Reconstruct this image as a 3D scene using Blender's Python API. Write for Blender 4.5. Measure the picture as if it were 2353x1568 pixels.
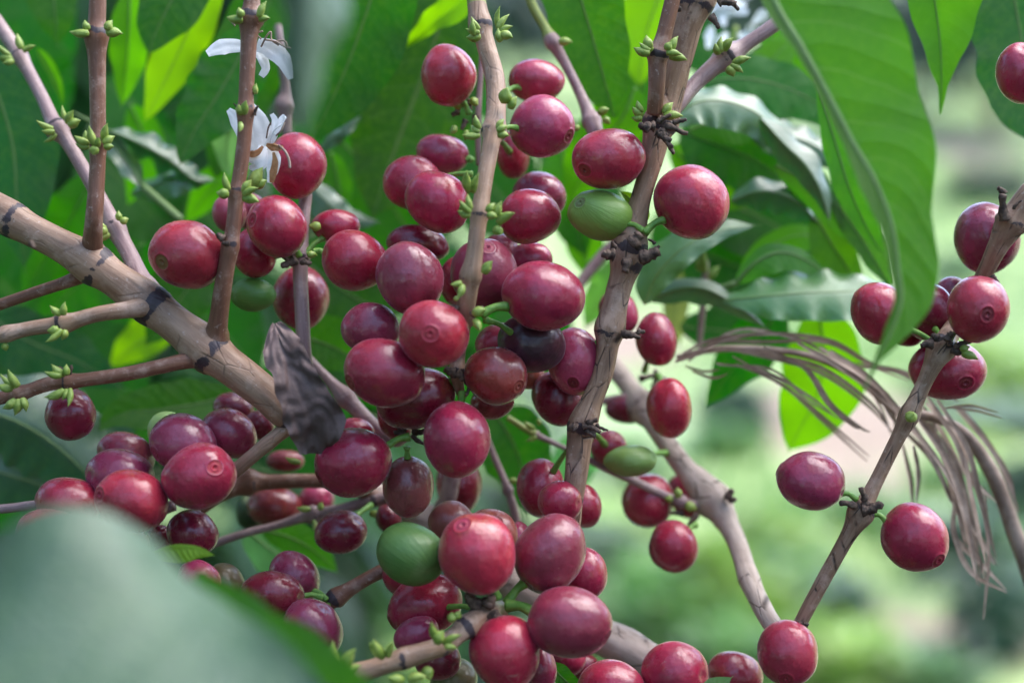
import bpy, math, random
from mathutils import Vector, noise as mn
random.seed(11)
sc = bpy.context.scene
for o in list(bpy.data.objects):
    bpy.data.objects.remove(o)
# ------------------------------------------------------------------ camera, sky, sun, exposure
PITCH = math.radians(10.0)
CAM = Vector((0.0, 0.0, 1.45))
F = Vector((0, math.cos(PITCH), -math.sin(PITCH)))
R = Vector((1, 0, 0))
U = Vector((0, math.sin(PITCH), math.cos(PITCH)))
FOCUS = 0.34
K = 23.5 / 35.0 / 2352.0            # width of a picture unit per metre of distance
cd = bpy.data.cameras.new('camera')
cd.lens = 35; cd.sensor_width = 23.5; cd.clip_start = 0.02; cd.clip_end = 2000
cd.dof.use_dof = True; cd.dof.focus_distance = FOCUS; cd.dof.aperture_fstop = 3.9
cam = bpy.data.objects.new('camera', cd); sc.collection.objects.link(cam)
cam.location = CAM; cam.rotation_euler = (math.radians(90) - PITCH, 0, 0)
sc.camera = cam
SUN_EL, SUN_AZ = math.radians(58), math.radians(72)      # azimuth: where the sun stands, clockwise from +Y
w = bpy.data.worlds.new('World'); sc.world = w; w.use_nodes = True
nt = w.node_tree; bg = nt.nodes['Background']
sky = nt.nodes.new('ShaderNodeTexSky'); sky.sky_type = 'NISHITA'; sky.sun_disc = False
sky.sun_elevation = SUN_EL; sky.sun_rotation = SUN_AZ; sky.dust_density = 1.0; sky.air_density = 1.0
nt.links.new(sky.outputs[0], bg.inputs[0]); bg.inputs[1].default_value = 0.15
ld = bpy.data.lights.new('sun', 'SUN'); ld.energy = 1.4; ld.angle = math.radians(60); ld.color = (1, .97, .93)
sun = bpy.data.objects.new('sun', ld); sc.collection.objects.link(sun)
sd = Vector((math.sin(SUN_AZ) * math.cos(SUN_EL), math.cos(SUN_AZ) * math.cos(SUN_EL), math.sin(SUN_EL)))
sun.rotation_euler = sd.to_track_quat('Z', 'Y').to_euler()
sc.view_settings.view_transform = 'Standard'; sc.view_settings.look = 'None'
sc.view_settings.exposure = 2.3; sc.view_settings.gamma = 1
sc.render.engine = 'CYCLES'
sc.cycles.use_denoising = True
sc.cycles.max_bounces = 8; sc.cycles.transmission_bounces = 6; sc.cycles.diffuse_bounces = 4; sc.cycles.glossy_bounces = 4
sc.cycles.sample_clamp_indirect = 6

# ------------------------------------------------------------------ helpers
def mm(dz): return FOCUS + dz * 0.001
def P(x, y, dz):
    d = mm(dz)
    return CAM + F * d + R * ((x - 1176) * K * d) + U * ((784 - y) * K * d)
def px(dz): return K * mm(dz)
def cr(pts, n):
    """Catmull-Rom through tuples, n samples per span"""
    out = []
    q = [tuple(2 * a - b for a, b in zip(pts[0], pts[1]))] + list(pts) + [tuple(2 * a - b for a, b in zip(pts[-1], pts[-2]))]
    for i in range(1, len(q) - 2):
        for k in range(n):
            t = k / n
            out.append(tuple(0.5 * (2 * b + (c - a) * t + (2 * a - 5 * b + 4 * c - d) * t * t + (3 * b - a - 3 * c + d) * t ** 3)
                             for a, b, c, d in zip(q[i - 1], q[i], q[i + 1], q[i + 2])))
    out.append(tuple(pts[-1]))
    return out
def lerp_list(l, t):
    if not isinstance(l, (list, tuple)): return l
    f = t * (len(l) - 1); i = min(int(f), len(l) - 2); f -= i
    return l[i] * (1 - f) + l[i + 1] * f
def hsh(*a):
    return random.Random(repr(a))
def mesh(name, verts, faces, mat, parent=None, uv=None, attr=None, smooth=True, origin=None):
    me = bpy.data.meshes.new(name)
    og = origin if origin is not None else (parent_loc(parent) if parent else Vector((0, 0, 0)))
    me.from_pydata([tuple(Vector(v) - og) for v in verts], [], faces)
    if uv:
        l = me.uv_layers.new(name='UVMap')
        for lp in me.loops: l.data[lp.index].uv = uv[lp.vertex_index]
    if attr:
        for an, vals in attr.items():
            a = me.attributes.new(an, 'FLOAT', 'POINT'); a.data.foreach_set('value', vals)
    me.materials.append(mat)
    if smooth: me.polygons.foreach_set('use_smooth', [True] * len(me.polygons))
    me.update()
    o = bpy.data.objects.new(name, me); sc.collection.objects.link(o)
    if parent: o.parent = parent; o['_o'] = list(og)
    else: o.location = og; o['_o'] = list(og)
    return o
def parent_loc(p): return Vector(p['_o'])
def empty(name, loc):
    o = bpy.data.objects.new(name, None); sc.collection.objects.link(o)
    o.location = loc; o.empty_display_size = 0.01; o['_o'] = list(loc); return o
def tag(o, label, cat=None, group=None, kind=None):
    if label: o['label'] = label
    if cat: o['category'] = cat
    if group: o['group'] = group
    if kind: o['kind'] = kind
    return o

# ------------------------------------------------------------------ materials
class N:
    def __init__(s, name):
        s.m = bpy.data.materials.new(name); s.m.use_nodes = True; s.t = s.m.node_tree
        s.t.nodes.clear(); s.out = s.n('OutputMaterial')
    def n(s, k, **kw):
        nd = s.t.nodes.new('ShaderNode' + k)
        for a, b in kw.items(): setattr(nd, a, b)
        return nd
    def l(s, a, b): s.t.links.new(a, b)
    def _set(s, sock, v):
        if isinstance(v, bpy.types.NodeSocket): s.l(v, sock)
        elif v is not None: sock.default_value = v
    def math(s, op, a, b=None, c=None, clamp=False):
        nd = s.n('Math', operation=op, use_clamp=clamp)
        for i, v in enumerate((a, b, c)):
            if v is not None: s._set(nd.inputs[i], v)
        return nd.outputs[0]
    def mix(s, f, a, b, blend='MIX'):
        nd = s.n('MixRGB', blend_type=blend)
        s._set(nd.inputs[0], f); s._set(nd.inputs[1], a if isinstance(a, bpy.types.NodeSocket) else (*a, 1)); s._set(nd.inputs[2], b if isinstance(b, bpy.types.NodeSocket) else (*b, 1))
        return nd.outputs[0]
    def noise(s, vec, scale, detail=3, rough=.5, dist=0):
        nd = s.n('TexNoise'); s._set(nd.inputs['Vector'], vec); nd.inputs['Scale'].default_value = scale
        nd.inputs['Detail'].default_value = detail; nd.inputs['Roughness'].default_value = rough; nd.inputs['Distortion'].default_value = dist
        return nd.outputs[0]
    def ramp(s, v, a, b, lo=0.0, hi=1.0):
        nd = s.n('MapRange'); s._set(nd.inputs[0], v); nd.inputs[1].default_value = a; nd.inputs[2].default_value = b
        nd.inputs[3].default_value = lo; nd.inputs[4].default_value = hi; nd.interpolation_type = 'SMOOTHSTEP'
        return nd.outputs[0]
    def bump(s, h, strength, dist, nrm=None):
        nd = s.n('Bump'); s._set(nd.inputs['Height'], h); nd.inputs['Strength'].default_value = strength; nd.inputs['Distance'].default_value = dist
        if nrm: s.l(nrm, nd.inputs['Normal'])
        return nd.outputs[0]
    def pbsdf(s, base, rough, spec=.5, nrm=None, **kw):
        nd = s.n('BsdfPrincipled'); s._set(nd.inputs['Base Color'], base if isinstance(base, bpy.types.NodeSocket) else (*base, 1)); s._set(nd.inputs['Roughness'], rough)
        nd.inputs['Specular IOR Level'].default_value = spec
        if nrm: s.l(nrm, nd.inputs['Normal'])
        for a, b in kw.items(): s._set(nd.inputs[a], b)
        return nd.outputs[0]
    def objvec(s):
        tc = s.n('TexCoord'); oi = s.n('ObjectInfo')
        v = s.n('VectorMath', operation='MULTIPLY_ADD'); s.l(oi.outputs['Random'], v.inputs[0]); v.inputs[1].default_value = (37, 19, 53); s.l(tc.outputs['Object'], v.inputs[2])
        return v.outputs[0], oi.outputs['Color'], oi.outputs['Random']
    def scale(s, vec, xyz):
        v = s.n('VectorMath', operation='MULTIPLY'); s.l(vec, v.inputs[0]); v.inputs[1].default_value = xyz; return v.outputs[0]
    def attr(s, name):
        nd = s.n('Attribute', attribute_name=name); return nd.outputs['Fac']
    def done(s, sh): s.l(sh, s.out.inputs[0]); return s.m

def cherry_material(name, dull=0.0):
    m = N(name); v, col, rnd = m.objvec()
    big = m.noise(v, 110, 2, .5)
    c = m.mix(m.ramp(big, .38, .66), m.mix(.38, col, (.12, .008, .022)), col)
    c = m.mix(m.ramp(m.noise(v, 330, 5, .65), .56, .78, 0, .22), c, m.mix(.6, col, (.5, .17, .2)))     # pale mottling
    warm = m.math('MULTIPLY', m.ramp(m.noise(m.scale(v, (1.3, .9, 1.1)), 95, 3, .6), .60, .74), m.ramp(m.noise(v, 900, 4, .7), .35, .6, .35, .8))
    c = m.mix(warm, c, m.mix(.55, col, (.33, .1, .025)))                                    # orange blush
    vo = m.n('TexVoronoi'); m.l(v, vo.inputs[0]); vo.inputs['Scale'].default_value = 520
    sp = m.ramp(vo.outputs['Distance'], .06, .16, 1, 0)
    sp = m.math('MULTIPLY', sp, m.ramp(m.noise(v, 240, 1), .46, .6, 0, .45))
    c = m.mix(sp, c, m.mix(.5, col, (.7, .35, .28)))                                                    # pale specks
    sn = m.noise(m.scale(v, (1, 2.6, 1.2)), 260, 3, .55, .6)
    scar = m.ramp(m.math('ABSOLUTE', m.math('SUBTRACT', sn, .52)), .004, .012, 1, 0)
    scar = m.math('MULTIPLY', scar, m.ramp(m.noise(v, 75, 1), .68, .73, 0, .5))
    c = m.mix(scar, c, (.5, .33, .25))                                                                  # healed scratches
    h = m.math('ADD', m.math('MULTIPLY', m.noise(v, 230, 3, .55), 1.0), m.math('MULTIPLY', m.noise(v, 1300, 3, .6), .10))
    nb = m.bump(h, .6, .0007)
    rg = m.ramp(m.noise(v, 380, 5, .65), .32, .68, .21 + dull, .40 + dull)
    return m.done(m.pbsdf(c, rg, .5, nb, **{'Coat Weight': .35, 'Coat Roughness': .13, 'Sheen Weight': .15, 'Sheen Roughness': .35, 'Sheen Tint': (1, .78, .95, 1)}))
def green_cherry_material():
    m = N('green_cherry_skin'); v, col, rnd = m.objvec()
    uvn = m.n('UVMap').outputs[0]
    st = m.noise(m.scale(uvn, (18, 1.4, 1)), 3, 3, .5)
    c = m.mix(m.ramp(st, .4, .8, 0, .3), col, m.mix(.5, col, (.3, .42, .12)))
    c = m.mix(m.ramp(m.noise(v, 160, 3), .55, .8, 0, .4), c, (.32, .36, .16))
    nb = m.bump(m.math('ADD', m.noise(v, 300, 3), m.math('MULTIPLY', st, .8)), .4, .0004)
    return m.done(m.pbsdf(c, m.ramp(m.noise(v, 500, 3), .3, .7, .32, .5), .5, nb))
def leaf_material(name, veins=1.0, gloss=.34, trans=.42, spec=.3, bd=.0006, coat=0.0):
    m = N(name); v, col, rnd = m.objvec()
    uv = m.n('UVMap').outputs[0]; sx = m.n('SeparateXYZ'); m.l(uv, sx.inputs[0])
    d = m.math('ABSOLUTE', m.math('SUBTRACT', sx.outputs[1], .5)); d = m.math('MULTIPLY', d, 2)
    wob = m.math('MULTIPLY', m.math('SUBTRACT', m.noise(v, 45, 2), .5), .5)
    s = m.math('ADD', m.math('SUBTRACT', m.math('MULTIPLY', sx.outputs[0], 11), m.math('MULTIPLY', m.math('POWER', d, 1.35), 1.5)), wob)
    fr = m.math('ABSOLUTE', m.math('SUBTRACT', m.math('FRACT', s), .5))
    vein = m.ramp(fr, .0, .035, 1, 0)
    rib = m.ramp(d, .015, .05, 1, 0)
    vv = m.math('MAXIMUM', m.math('MULTIPLY', vein, .55), rib)
    net = m.n('TexVoronoi', feature='DISTANCE_TO_EDGE'); m.l(v, net.inputs[0]); net.inputs['Scale'].default_value = 420
    base = m.mix(m.ramp(m.noise(v, 38, 4, .6), .35, .7), m.mix(.3, col, (.015, .045, .01)), col)
    base = m.mix(m.ramp(m.noise(v, 700, 3), .4, .7, 0, .22), base, m.mix(.5, col, (.16, .3, .06)))
    base = m.mix(m.math('MULTIPLY', vv, .30 * veins), base, m.mix(.7, col, (.36, .46, .2)))
    spot = m.math('MULTIPLY', m.ramp(m.noise(v, 34, 4, .65), .71, .76), .6)
    base = m.mix(spot, base, (.42, .26, .03))
    geo = m.n('NewGeometry')
    under = m.mix(.25, base, (.2, .32, .14))
    bc = m.mix(geo.outputs['Backfacing'], base, under)
    rough = m.math('ADD', m.math('MULTIPLY', geo.outputs['Backfacing'], .22), m.ramp(m.noise(v, 60, 3), .3, .7, gloss - .06, gloss + .1))
    pil = m.math('ADD', m.math('MULTIPLY', m.math('POWER', m.math('SINE', m.math('MULTIPLY', m.math('FRACT', s), math.pi)), .6), veins), m.math('MULTIPLY', m.ramp(net.outputs['Distance'], 0, .25), .12))
    nb = m.bump(pil, .5, bd)
    pb = m.pbsdf(bc, rough, spec, nb, **({'Coat Weight': coat, 'Coat Roughness': .3} if coat else {}))
    tr = m.n('BsdfTranslucent')
    g = m.n('Gamma'); m.l(base, g.inputs[0]); g.inputs[1].default_value = .72
    hs = m.n('HueSaturation'); m.l(g.outputs[0], hs.inputs['Color']); hs.inputs['Saturation'].default_value = 1.5; hs.inputs['Value'].default_value = 1.25
    m.l(hs.outputs[0], tr.inputs[0])
    mx = m.n('MixShader'); mx.inputs[0].default_value = trans; m.l(pb, mx.inputs[1]); m.l(tr.outputs[0], mx.inputs[2])
    return m.done(mx.outputs[0])
def bark_material(name, a, b, dark, rough=.5, crack=.5):
    m = N(name); v, col, rnd = m.objvec()
    uv = m.n('UVMap').outputs[0]
    fib = m.noise(m.scale(uv, (260, 3.2, 1)), 1.0, 5, .6, .3)       # uv.x metres along, uv.y turns
    fib2 = m.noise(m.scale(uv, (90, 14, 1)), 1.0, 5, .65, .2)
    c = m.mix(m.ramp(fib2, .05, .95), a, b)
    c = m.mix(m.ramp(m.noise(v, 150, 5, .7), .5, .66, 0, .6), c, m.mix(.5, b, (.62, .46, .38)))
    c = m.mix(m.ramp(m.noise(v, 60, 3, .6), .52, .72, 0, .45), c, m.mix(.3, a, dark))
    sp = m.ramp(m.noise(v, 900, 3, .6), .62, .72, 0, .5)
    c = m.mix(sp, c, (.55, .44, .38))
    vo = m.n('TexVoronoi', feature='DISTANCE_TO_EDGE'); m.l(m.scale(uv, (110, 5, 1)), vo.inputs[0]); vo.inputs['Scale'].default_value = 1.0
    ck = m.math('MULTIPLY', m.ramp(vo.outputs['Distance'], .0, .05, 1, 0), m.ramp(m.noise(v, 170, 3), .45, .6, 0, crack))
    c = m.mix(ck, c, dark)
    ring = m.math('MULTIPLY', m.attr('ring'), m.ramp(m.noise(v, 120, 3, .6), .36, .56, .35, 1.15)); rg = m.ramp(m.math('ADD', ring, m.math('MULTIPLY', m.math('SUBTRACT', m.noise(v, 300, 5, .75), .5), 1.9)), .44, .62)
    c = m.mix(rg, c, m.mix(m.noise(v, 700, 3), (.02, .014, .018), (.10, .07, .075)))
    gr = m.attr('green'); c = m.mix(gr, c, m.mix(m.ramp(fib2, .3, .7), (.2, .26, .05), (.34, .36, .1)))
    h = m.math('SUBTRACT', m.math('ADD', m.math('MULTIPLY', fib2, 1.0), m.math('MULTIPLY', m.noise(v, 1200, 3), .2)), m.math('MULTIPLY', ck, 1.3))
    nb = m.bump(h, .4, .0005)
    return m.done(m.pbsdf(c, m.ramp(m.noise(v, 300, 2), .3, .7, rough - .1, rough + .08), .35, nb))
def plain_material(name, a, b, rough=.5, sc_=300, spec=.4, bumpd=.0003, trans=0.0, usecol=False):
    m = N(name); v, col, rnd = m.objvec()
    if usecol: c = m.mix(m.ramp(m.noise(v, sc_, 4, .6), .35, .7), m.mix(.35, col, b), col)
    else: c = m.mix(m.ramp(m.noise(v, sc_, 4, .6), .35, .7), a, b)
    p = m.pbsdf(c, rough, spec, m.bump(m.noise(v, sc_ * 3, 3), .5, bumpd))
    if trans:
        tr = m.n('BsdfTranslucent'); m.l(c, tr.inputs[0]); mx = m.n('MixShader'); mx.inputs[0].default_value = trans
        m.l(p, mx.inputs[1]); m.l(tr.outputs[0], mx.inputs[2]); p = mx.outputs[0]
    return m.done(p)
M = dict(
    cherry=cherry_material('ripe_cherry_skin'), dull=cherry_material('dull_cherry_skin', .12), green=green_cherry_material(),
    leaf=leaf_material('coffee_leaf', .7, .34, .45, .15, .0003), glow=leaf_material('backlit_leaf', .7, .5, .72, .15, .0003), soft=leaf_material('coffee_leaf_underside', .6, .5, .55, .12), shiny=leaf_material('coffee_leaf_shiny', .6, .2, .25, .9, .00012, .8), near=leaf_material('near_leaf', .15, .30, .04, .6, .0018, .1), hang=leaf_material('hanging_leaf', 1.3, .45, .58, .2, .0006),
    bark=bark_material('peeling_tan_bark', (.21, .11, .066), (.50, .32, .215), (.03, .018, .015), .42, .35),
    rough=bark_material('rough_brown_bark', (.16, .082, .052), (.46, .29, .19), (.03, .02, .018), .55, .95),
    smooth=bark_material('smooth_brown_bark', (.14, .058, .036), (.29, .14, .088), (.03, .015, .012), .4, .12),
    pale=bark_material('pale_flaking_bark', (.34, .235, .18), (.66, .53, .44), (.06, .035, .025), .6, .9),
    mauve=bark_material('waxy_mauve_bark', (.22, .13, .125), (.42, .29, .28), (.06, .03, .03), .4, .2),
    stalk=plain_material('green_fruit_stalk', (.12, .28, .04), (.24, .42, .08), .45, 500),
    bud=plain_material('flower_bud', (.22, .33, .05), (.42, .52, .12), .42, 400, .5, .0003, .15),
    navel=plain_material('cherry_navel', None, (.12, .05, .02), .5, 900, .4, .0003, 0, True),
    petal=plain_material('white_petal', (.86, .86, .86), (.92, .92, .92), .5, 200, .3, .0003, .15),
    wither=plain_material('withered_petal', (.3, .13, .05), (.42, .22, .1), .6, 500, .3, .0004, .2),
    scrap=plain_material('withered_scrap', (.05, .032, .026), (.2, .13, .095), .7, 500, .3, .0006),
    straw=plain_material('dry_straw', (.24, .165, .125), (.50, .375, .30), .6, 120, .3, .0004, .15),
)
# ------------------------------------------------------------------ shape builders
def tube_geo(path, rad, sides=16, cap=True, lump=0.0, seed=0, node=None, green=None, flat=None):
    """path: world points; rad: radii; node: list of (arc position, swell, width, dark); returns verts, faces, uv, attrs"""
    n = len(path); s = [0.0]
    for i in range(1, n): s.append(s[-1] + (path[i] - path[i - 1]).length)
    T = [((path[min(i + 1, n - 1)] - path[max(i - 1, 0)]).normalized()) for i in range(n)]
    ref = F - T[0] * F.dot(T[0])
    if ref.length < 1e-4: ref = R.copy()
    ref.normalize(); V = []; UVs = []; ring = []; gr = []
    for i in range(n):
        ref = (ref - T[i] * ref.dot(T[i])).normalized(); b = T[i].cross(ref)
        sw = 1.0; dk = 0.0
        for (a, swell, wd, dark) in (node or []):
            e = (s[i] - a) / wd
            sw += 1.6 * swell * math.exp(-(e if e > 0 else e * .55) ** 2); dk = max(dk, dark * math.exp(-((e - .35) * 1.9) ** 2))
        for k in range(sides):
            an = 2 * math.pi * k / sides
            r = rad[i] * sw
            if lump:
                q = Vector((math.cos(an) * 1.3 + seed * 7.1, math.sin(an) * 1.3, s[i] * 55))
                r *= 1 + lump * mn.noise(q) + lump * .5 * mn.noise(q * 3.1)
            V.append(path[i] + ref * (math.cos(an) * r) * (flat or 1) + b * (math.sin(an) * r))
            UVs.append((s[i], k / sides)); ring.append(dk); gr.append(green(i / (n - 1)) if green else 0.0)
    Fc = []
    for i in range(n - 1):
        for k in range(sides):
            a = i * sides + k; c = i * sides + (k + 1) % sides
            Fc.append((a, c, c + sides, a + sides))
    if cap:
        for i0, base, tip in ((0, 0, path[0]), (n - 1, (n - 1) * sides, path[-1])):
            V.append(tip + (T[i0] * (rad[i0] * .25) * (-1 if i0 == 0 else 1))); UVs.append((s[i0], 0)); ring.append(0); gr.append(gr[base])
            c = len(V) - 1
            for k in range(sides):
                a, b2 = base + k, base + (k + 1) % sides
                Fc.append((b2, a, c) if i0 == 0 else (a, b2, c))
    return V, Fc, UVs, dict(ring=ring, green=gr), s
def stem_mesh(name, pts, mat, parent, nodes=(), lump=.06, green=None, sides=18, n=10):
    """pts (x, y, dz, width in picture units); nodes: (x, y[, swell, dark]) placed at the nearest path point"""
    q = cr(pts, n); path = [P(a, b, c) for a, b, c, w in q]; rad = [max(w, 1) * .5 * ((.9 if name == 'stem' and pts[0][3] == 90 else 1.0) if w > 58 else .88) * px(c) for a, b, c, w in q]
    s = [0.0]
    for i in range(1, len(path)): s.append(s[-1] + (path[i] - path[i - 1]).length)
    nd = []
    for t in nodes:
        x, y = t[0], t[1]; i = min(range(len(q)), key=lambda j: (q[j][0] - x) ** 2 + (q[j][1] - y) ** 2)
        nd.append((s[i], t[2] if len(t) > 2 else .2, rad[i] * .75, t[3] if len(t) > 3 else 1.0))
    # denser sampling near nodes
    Vp, Rp = [], []
    step = min(rad) * .45
    tot = s[-1]; cnt = min(260, max(len(path), int(tot / step)))
    j = 0
    for i in range(cnt + 1):
        a = tot * i / cnt
        while j < len(s) - 2 and s[j + 1] < a: j += 1
        f = (a - s[j]) / max(1e-9, s[j + 1] - s[j]); Vp.append(path[j].lerp(path[j + 1], f)); Rp.append(rad[j] * (1 - f) + rad[j + 1] * f)
    V, Fc, UVs, at, _ = tube_geo(Vp, Rp, sides, True, lump, hsh(name, pts[0]).random() * 9, nd, green)
    return mesh(name, V, Fc, mat, parent, UVs, at)
def bud_mesh(parent, x, y, dz, ang, ln, wd, name='flower_bud', mat=None, out=0.0):
    """one pointed bud, base at (x, y), pointing at ang degrees in the picture (0 right, -90 up)"""
    a = math.radians(ang); rr = hsh(x, y, ang); r0 = hsh(y, x); ln = ln * r0.uniform(.8, 1.2); p0 = P(x, y, dz)
    d = (R * math.cos(a) - U * math.sin(a) - F * (out + rr.uniform(-.1, .5))).normalized()
    L = ln * .92 * px(dz); W = wd * r0.uniform(.52, .8) * px(dz); side = d.cross(F).normalized()
    path = []; rad = []
    for i in range(9):
        t = i / 8
        path.append(p0 + d * (L * t) + side * (L * .08 * math.sin(t * 3)))
        rad.append(W * (.62 + .5 * math.sin(t * 2.6)) * max(.05, (1 - t ** 2.3)) )
    V, Fc, UVs, at, _ = tube_geo(path, rad, 9, True, .12, rr.random() * 5)
    return mesh(name, V, Fc, mat or M['bud'], parent, UVs, None)
def buds(parent, x, y, dz, w, axis, spec=None, seed=0, sides=(1, -1), size=1.25):
    """clusters of buds on both sides of a node; axis is the stem's direction in degrees"""
    r = hsh('b', x, y, seed)
    for sd_ in sides:
        k = r.choice((2, 3))
        for i in range(k):
            off = (25 + 62 * i / max(1, k - 1) + r.uniform(-10, 10)) if k > 1 else 45
            ang = axis + sd_ * off
            pa = math.radians(axis + 90 * sd_)
            bx = x + math.cos(pa) * w * .42 + math.cos(math.radians(axis)) * (6 - 7 * i); by = y + math.sin(pa) * w * .42 + math.sin(math.radians(axis)) * (6 - 7 * i)
            bud_mesh(parent, bx, by, dz - 1.0 - r.uniform(0, 1.2), ang, r.uniform(22, 36) * size, r.uniform(10, 14) * size)
def scraps(parent, x, y, dz, items):
    """withered black-brown stipules and flower stumps at a node: (dx, dy, angle, length, width)"""
    for i, (dx, dy, ang, ln, wd) in enumerate(items):
        r = hsh('s', x, y, i); p = P(x + dx, y + dy, dz); a = math.radians(ang); d = R * math.cos(a) - U * math.sin(a)
        sdv = d.cross(F).normalized(); L = ln * .75 * px(dz); wd = wd * 1.25
        bend = r.uniform(-.5, .5); path = []; rad = []
        for k in range(8):
            t = k / 7
            path.append(p + d * L * t + sdv * (bend * L * t * t) - F * (L * .25 * t) + Vector((r.uniform(-1, 1), r.uniform(-1, 1), r.uniform(-1, 1))) * L * .03)
            rad.append(wd * .5 * px(dz) * (1 - .45 * t) * r.uniform(.75, 1.25))
        V, Fc, UVs, at, _ = tube_geo(path, rad, 8, True, .3, r.random() * 9)
        mesh('withered_scrap', V, Fc, M['scrap'], parent, UVs, None)

# ---- cherries
THS = [0, .03, .06, .09, .12, .15, .175, .2, .22, .24, .26, .28, .3, .33, .37, .42, .5, .6, .72, .85, 1, 1.15, 1.3, 1.45, 1.6, 1.75, 1.9, 2.05, 2.2, 2.35, 2.5, 2.62, 2.74, 2.84, 2.93, 3.0, 3.07, math.pi]
CH = []
def cherry(cx, cy, w, h, ang, dz, label, col='R', nav=None, stalk=None, navcol=None, dull=False, stalkw=15, crown=False):
    CH.append(dict(cx=cx, cy=cy, w=w, h=h, ang=ang, dz=dz, label=label, col=col, nav=nav, stalk=stalk, navcol=navcol, dull=dull, stalkw=stalkw))
COL = dict(R=(.37, .019, .05), S=(.44, .024, .05), K=(.45, .045, .10), D=(.20, .010, .028), Pp=(.29, .032, .072), B=(.045, .012, .022), W=(.25, .036, .03),
           T=(.30, .09, .065), G=(.19, .31, .06), H=(.08, .20, .04), L=(.33, .46, .17), O=(.13, .12, .045), N=(.028, .05, .018), Q=(.34, .1, .06))
def build_cherries():
    for _ in range(60):             # push overlapping neighbours apart in depth, keeping their order
        moved = False
        for i in range(len(CH)):
            a = CH[i]
            for j in range(i + 1, len(CH)):
                b = CH[j]
                dx = (a['cx'] - b['cx']); dy = (a['cy'] - b['cy'])
                ra = (a['w'] + a['h']) / 4; rb = (b['w'] + b['h']) / 4
                dist = math.hypot(dx, dy); need = (ra + rb) * .97
                if dist >= need: continue
                req = math.sqrt(need * need - dist * dist) * px((a['dz'] + b['dz']) / 2) * 1000 * .96
                cur = b['dz'] - a['dz']
                if abs(cur) < req - .05:
                    sgn = 1 if cur >= 0 else -1; add = (req - abs(cur)) * .5 * sgn
                    # keep the foremost nearly fixed
                    if sgn > 0: b['dz'] += add * 1.4; a['dz'] -= add * .6
                    else: a['dz'] -= add * 1.4; b['dz'] += add * .6
                    moved = True
        if not moved: break
    for idx, c in enumerate(CH): build_cherry(idx, c)
def build_cherry(idx, c):
    r = hsh('c', idx); dz = c['dz']; ctr = P(c['cx'], c['cy'], dz); s = px(dz)
    ca, sa = math.cos(math.radians(c['ang'])), math.sin(math.radians(c['ang']))
    e1 = R * ca - U * sa; e2 = R * -sa - U * ca; e3 = -F
    A, B_, C_ = c['w'] * .523 * s, c['h'] * .523 * s, (c['w'] + c['h']) * .25 * s * .98
    def ndir(x, y, front=True):
        q = min(.985, math.hypot(x, y)); k = q / max(1e-6, math.hypot(x, y)) if math.hypot(x, y) > .985 else 1
        x *= k; y *= k; z = math.sqrt(max(0, 1 - x * x - y * y)) * (1 if front else -1)
        v = R * x - U * y - F * z
        return v
    if c['nav']: nz = ndir(*c['nav'])
    elif c['stalk']:
        sx, sy = c['stalk'][0] - c['cx'], c['stalk'][1] - c['cy']; l = math.hypot(sx, sy)
        nz = -ndir(sx / l * .93, sy / l * .93, True)
    else:
        a = math.radians(c['ang'] + r.choice((0, 180)) + r.uniform(-20, 20)); nz = ndir(math.cos(a) * .8, math.sin(a) * .8, False)
    loc = Vector((nz.dot(e1), nz.dot(e2), nz.dot(e3))).normalized()     # navel direction in the body's frame
    q = loc.to_track_quat('Z', 'Y')
    nphi = 40; V = []; UV = []; ph0 = r.uniform(0, 6.28); sd = r.uniform(0, 50)
    def rad(th, ph, lift=0.0):
        rr = 1.0
        if c['nav'] or True:
            rr += .015 * math.exp(-((th - .25) / .03) ** 2)
            if th < .23: rr -= .024 * (1 - (th / .23) ** 4)
            rr -= .055 * math.exp(-(th / .045) ** 2)
            rr += .016 * math.exp(-((th - .10) / .022) ** 2)
        rr -= .07 * math.exp(-((math.pi - th) / .22) ** 2)
        rr *= 1 + .014 * math.cos(2 * ph + ph0) * math.sin(th)
        d = Vector((math.sin(th) * math.cos(ph), math.sin(th) * math.sin(ph), math.cos(th)))
        rr *= 1 + .055 * mn.noise(d * 1.15 + Vector((sd, 0, 0))) + .006 * mn.noise(d * 5 + Vector((0, sd, 0)))
        rr += lift
        d = d * rr; d.z *= 1 + .03 * math.cos(th)
        d = q @ d
        return ctr + e1 * (d.x * A) + e2 * (d.y * B_) + e3 * (d.z * C_)
    def cap(ths, lift=0.0):
        V = []; Fc = []; UV = []
        for i, th in enumerate(ths):
            if th in (0, math.pi): V.append(rad(th, 0, lift)); UV.append((0, th / math.pi)); continue
            for k in range(nphi): V.append(rad(th, 2 * math.pi * k / nphi, lift)); UV.append((k / nphi, th / math.pi))
        for k in range(nphi): Fc.append((0, 1 + k, 1 + (k + 1) % nphi))
        nr = len([t for t in ths if t not in (0, math.pi)])
        for i in range(nr - 1):
            for k in range(nphi):
                a = 1 + i * nphi + k; b = 1 + i * nphi + (k + 1) % nphi
                Fc.append((a, a + nphi, b + nphi, b))
        if ths[-1] == math.pi:
            e = len(V) - 1; o = 1 + (nr - 1) * nphi
            for k in range(nphi): Fc.append((o + k, e, o + (k + 1) % nphi))
        return V, Fc, UV
    V, Fc, UV = cap(THS)
    col = COL[c['col']]; j = r.uniform(.9, 1.12)
    col4 = (min(1, col[0] * j), col[1] * r.uniform(.85, 1.2), col[2] * r.uniform(.85, 1.2), 1)
    mat = M['green'] if c['col'] in 'GHLN' else (M['dull'] if c['dull'] or c['col'] in ('B', 'O') else M['cherry'])
    parts = c['nav'] or c['stalk']
    nm = 'coffee_cherry'
    cat = 'coffee cherry'; grp = 'coffee cherries on the twigs'
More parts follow.
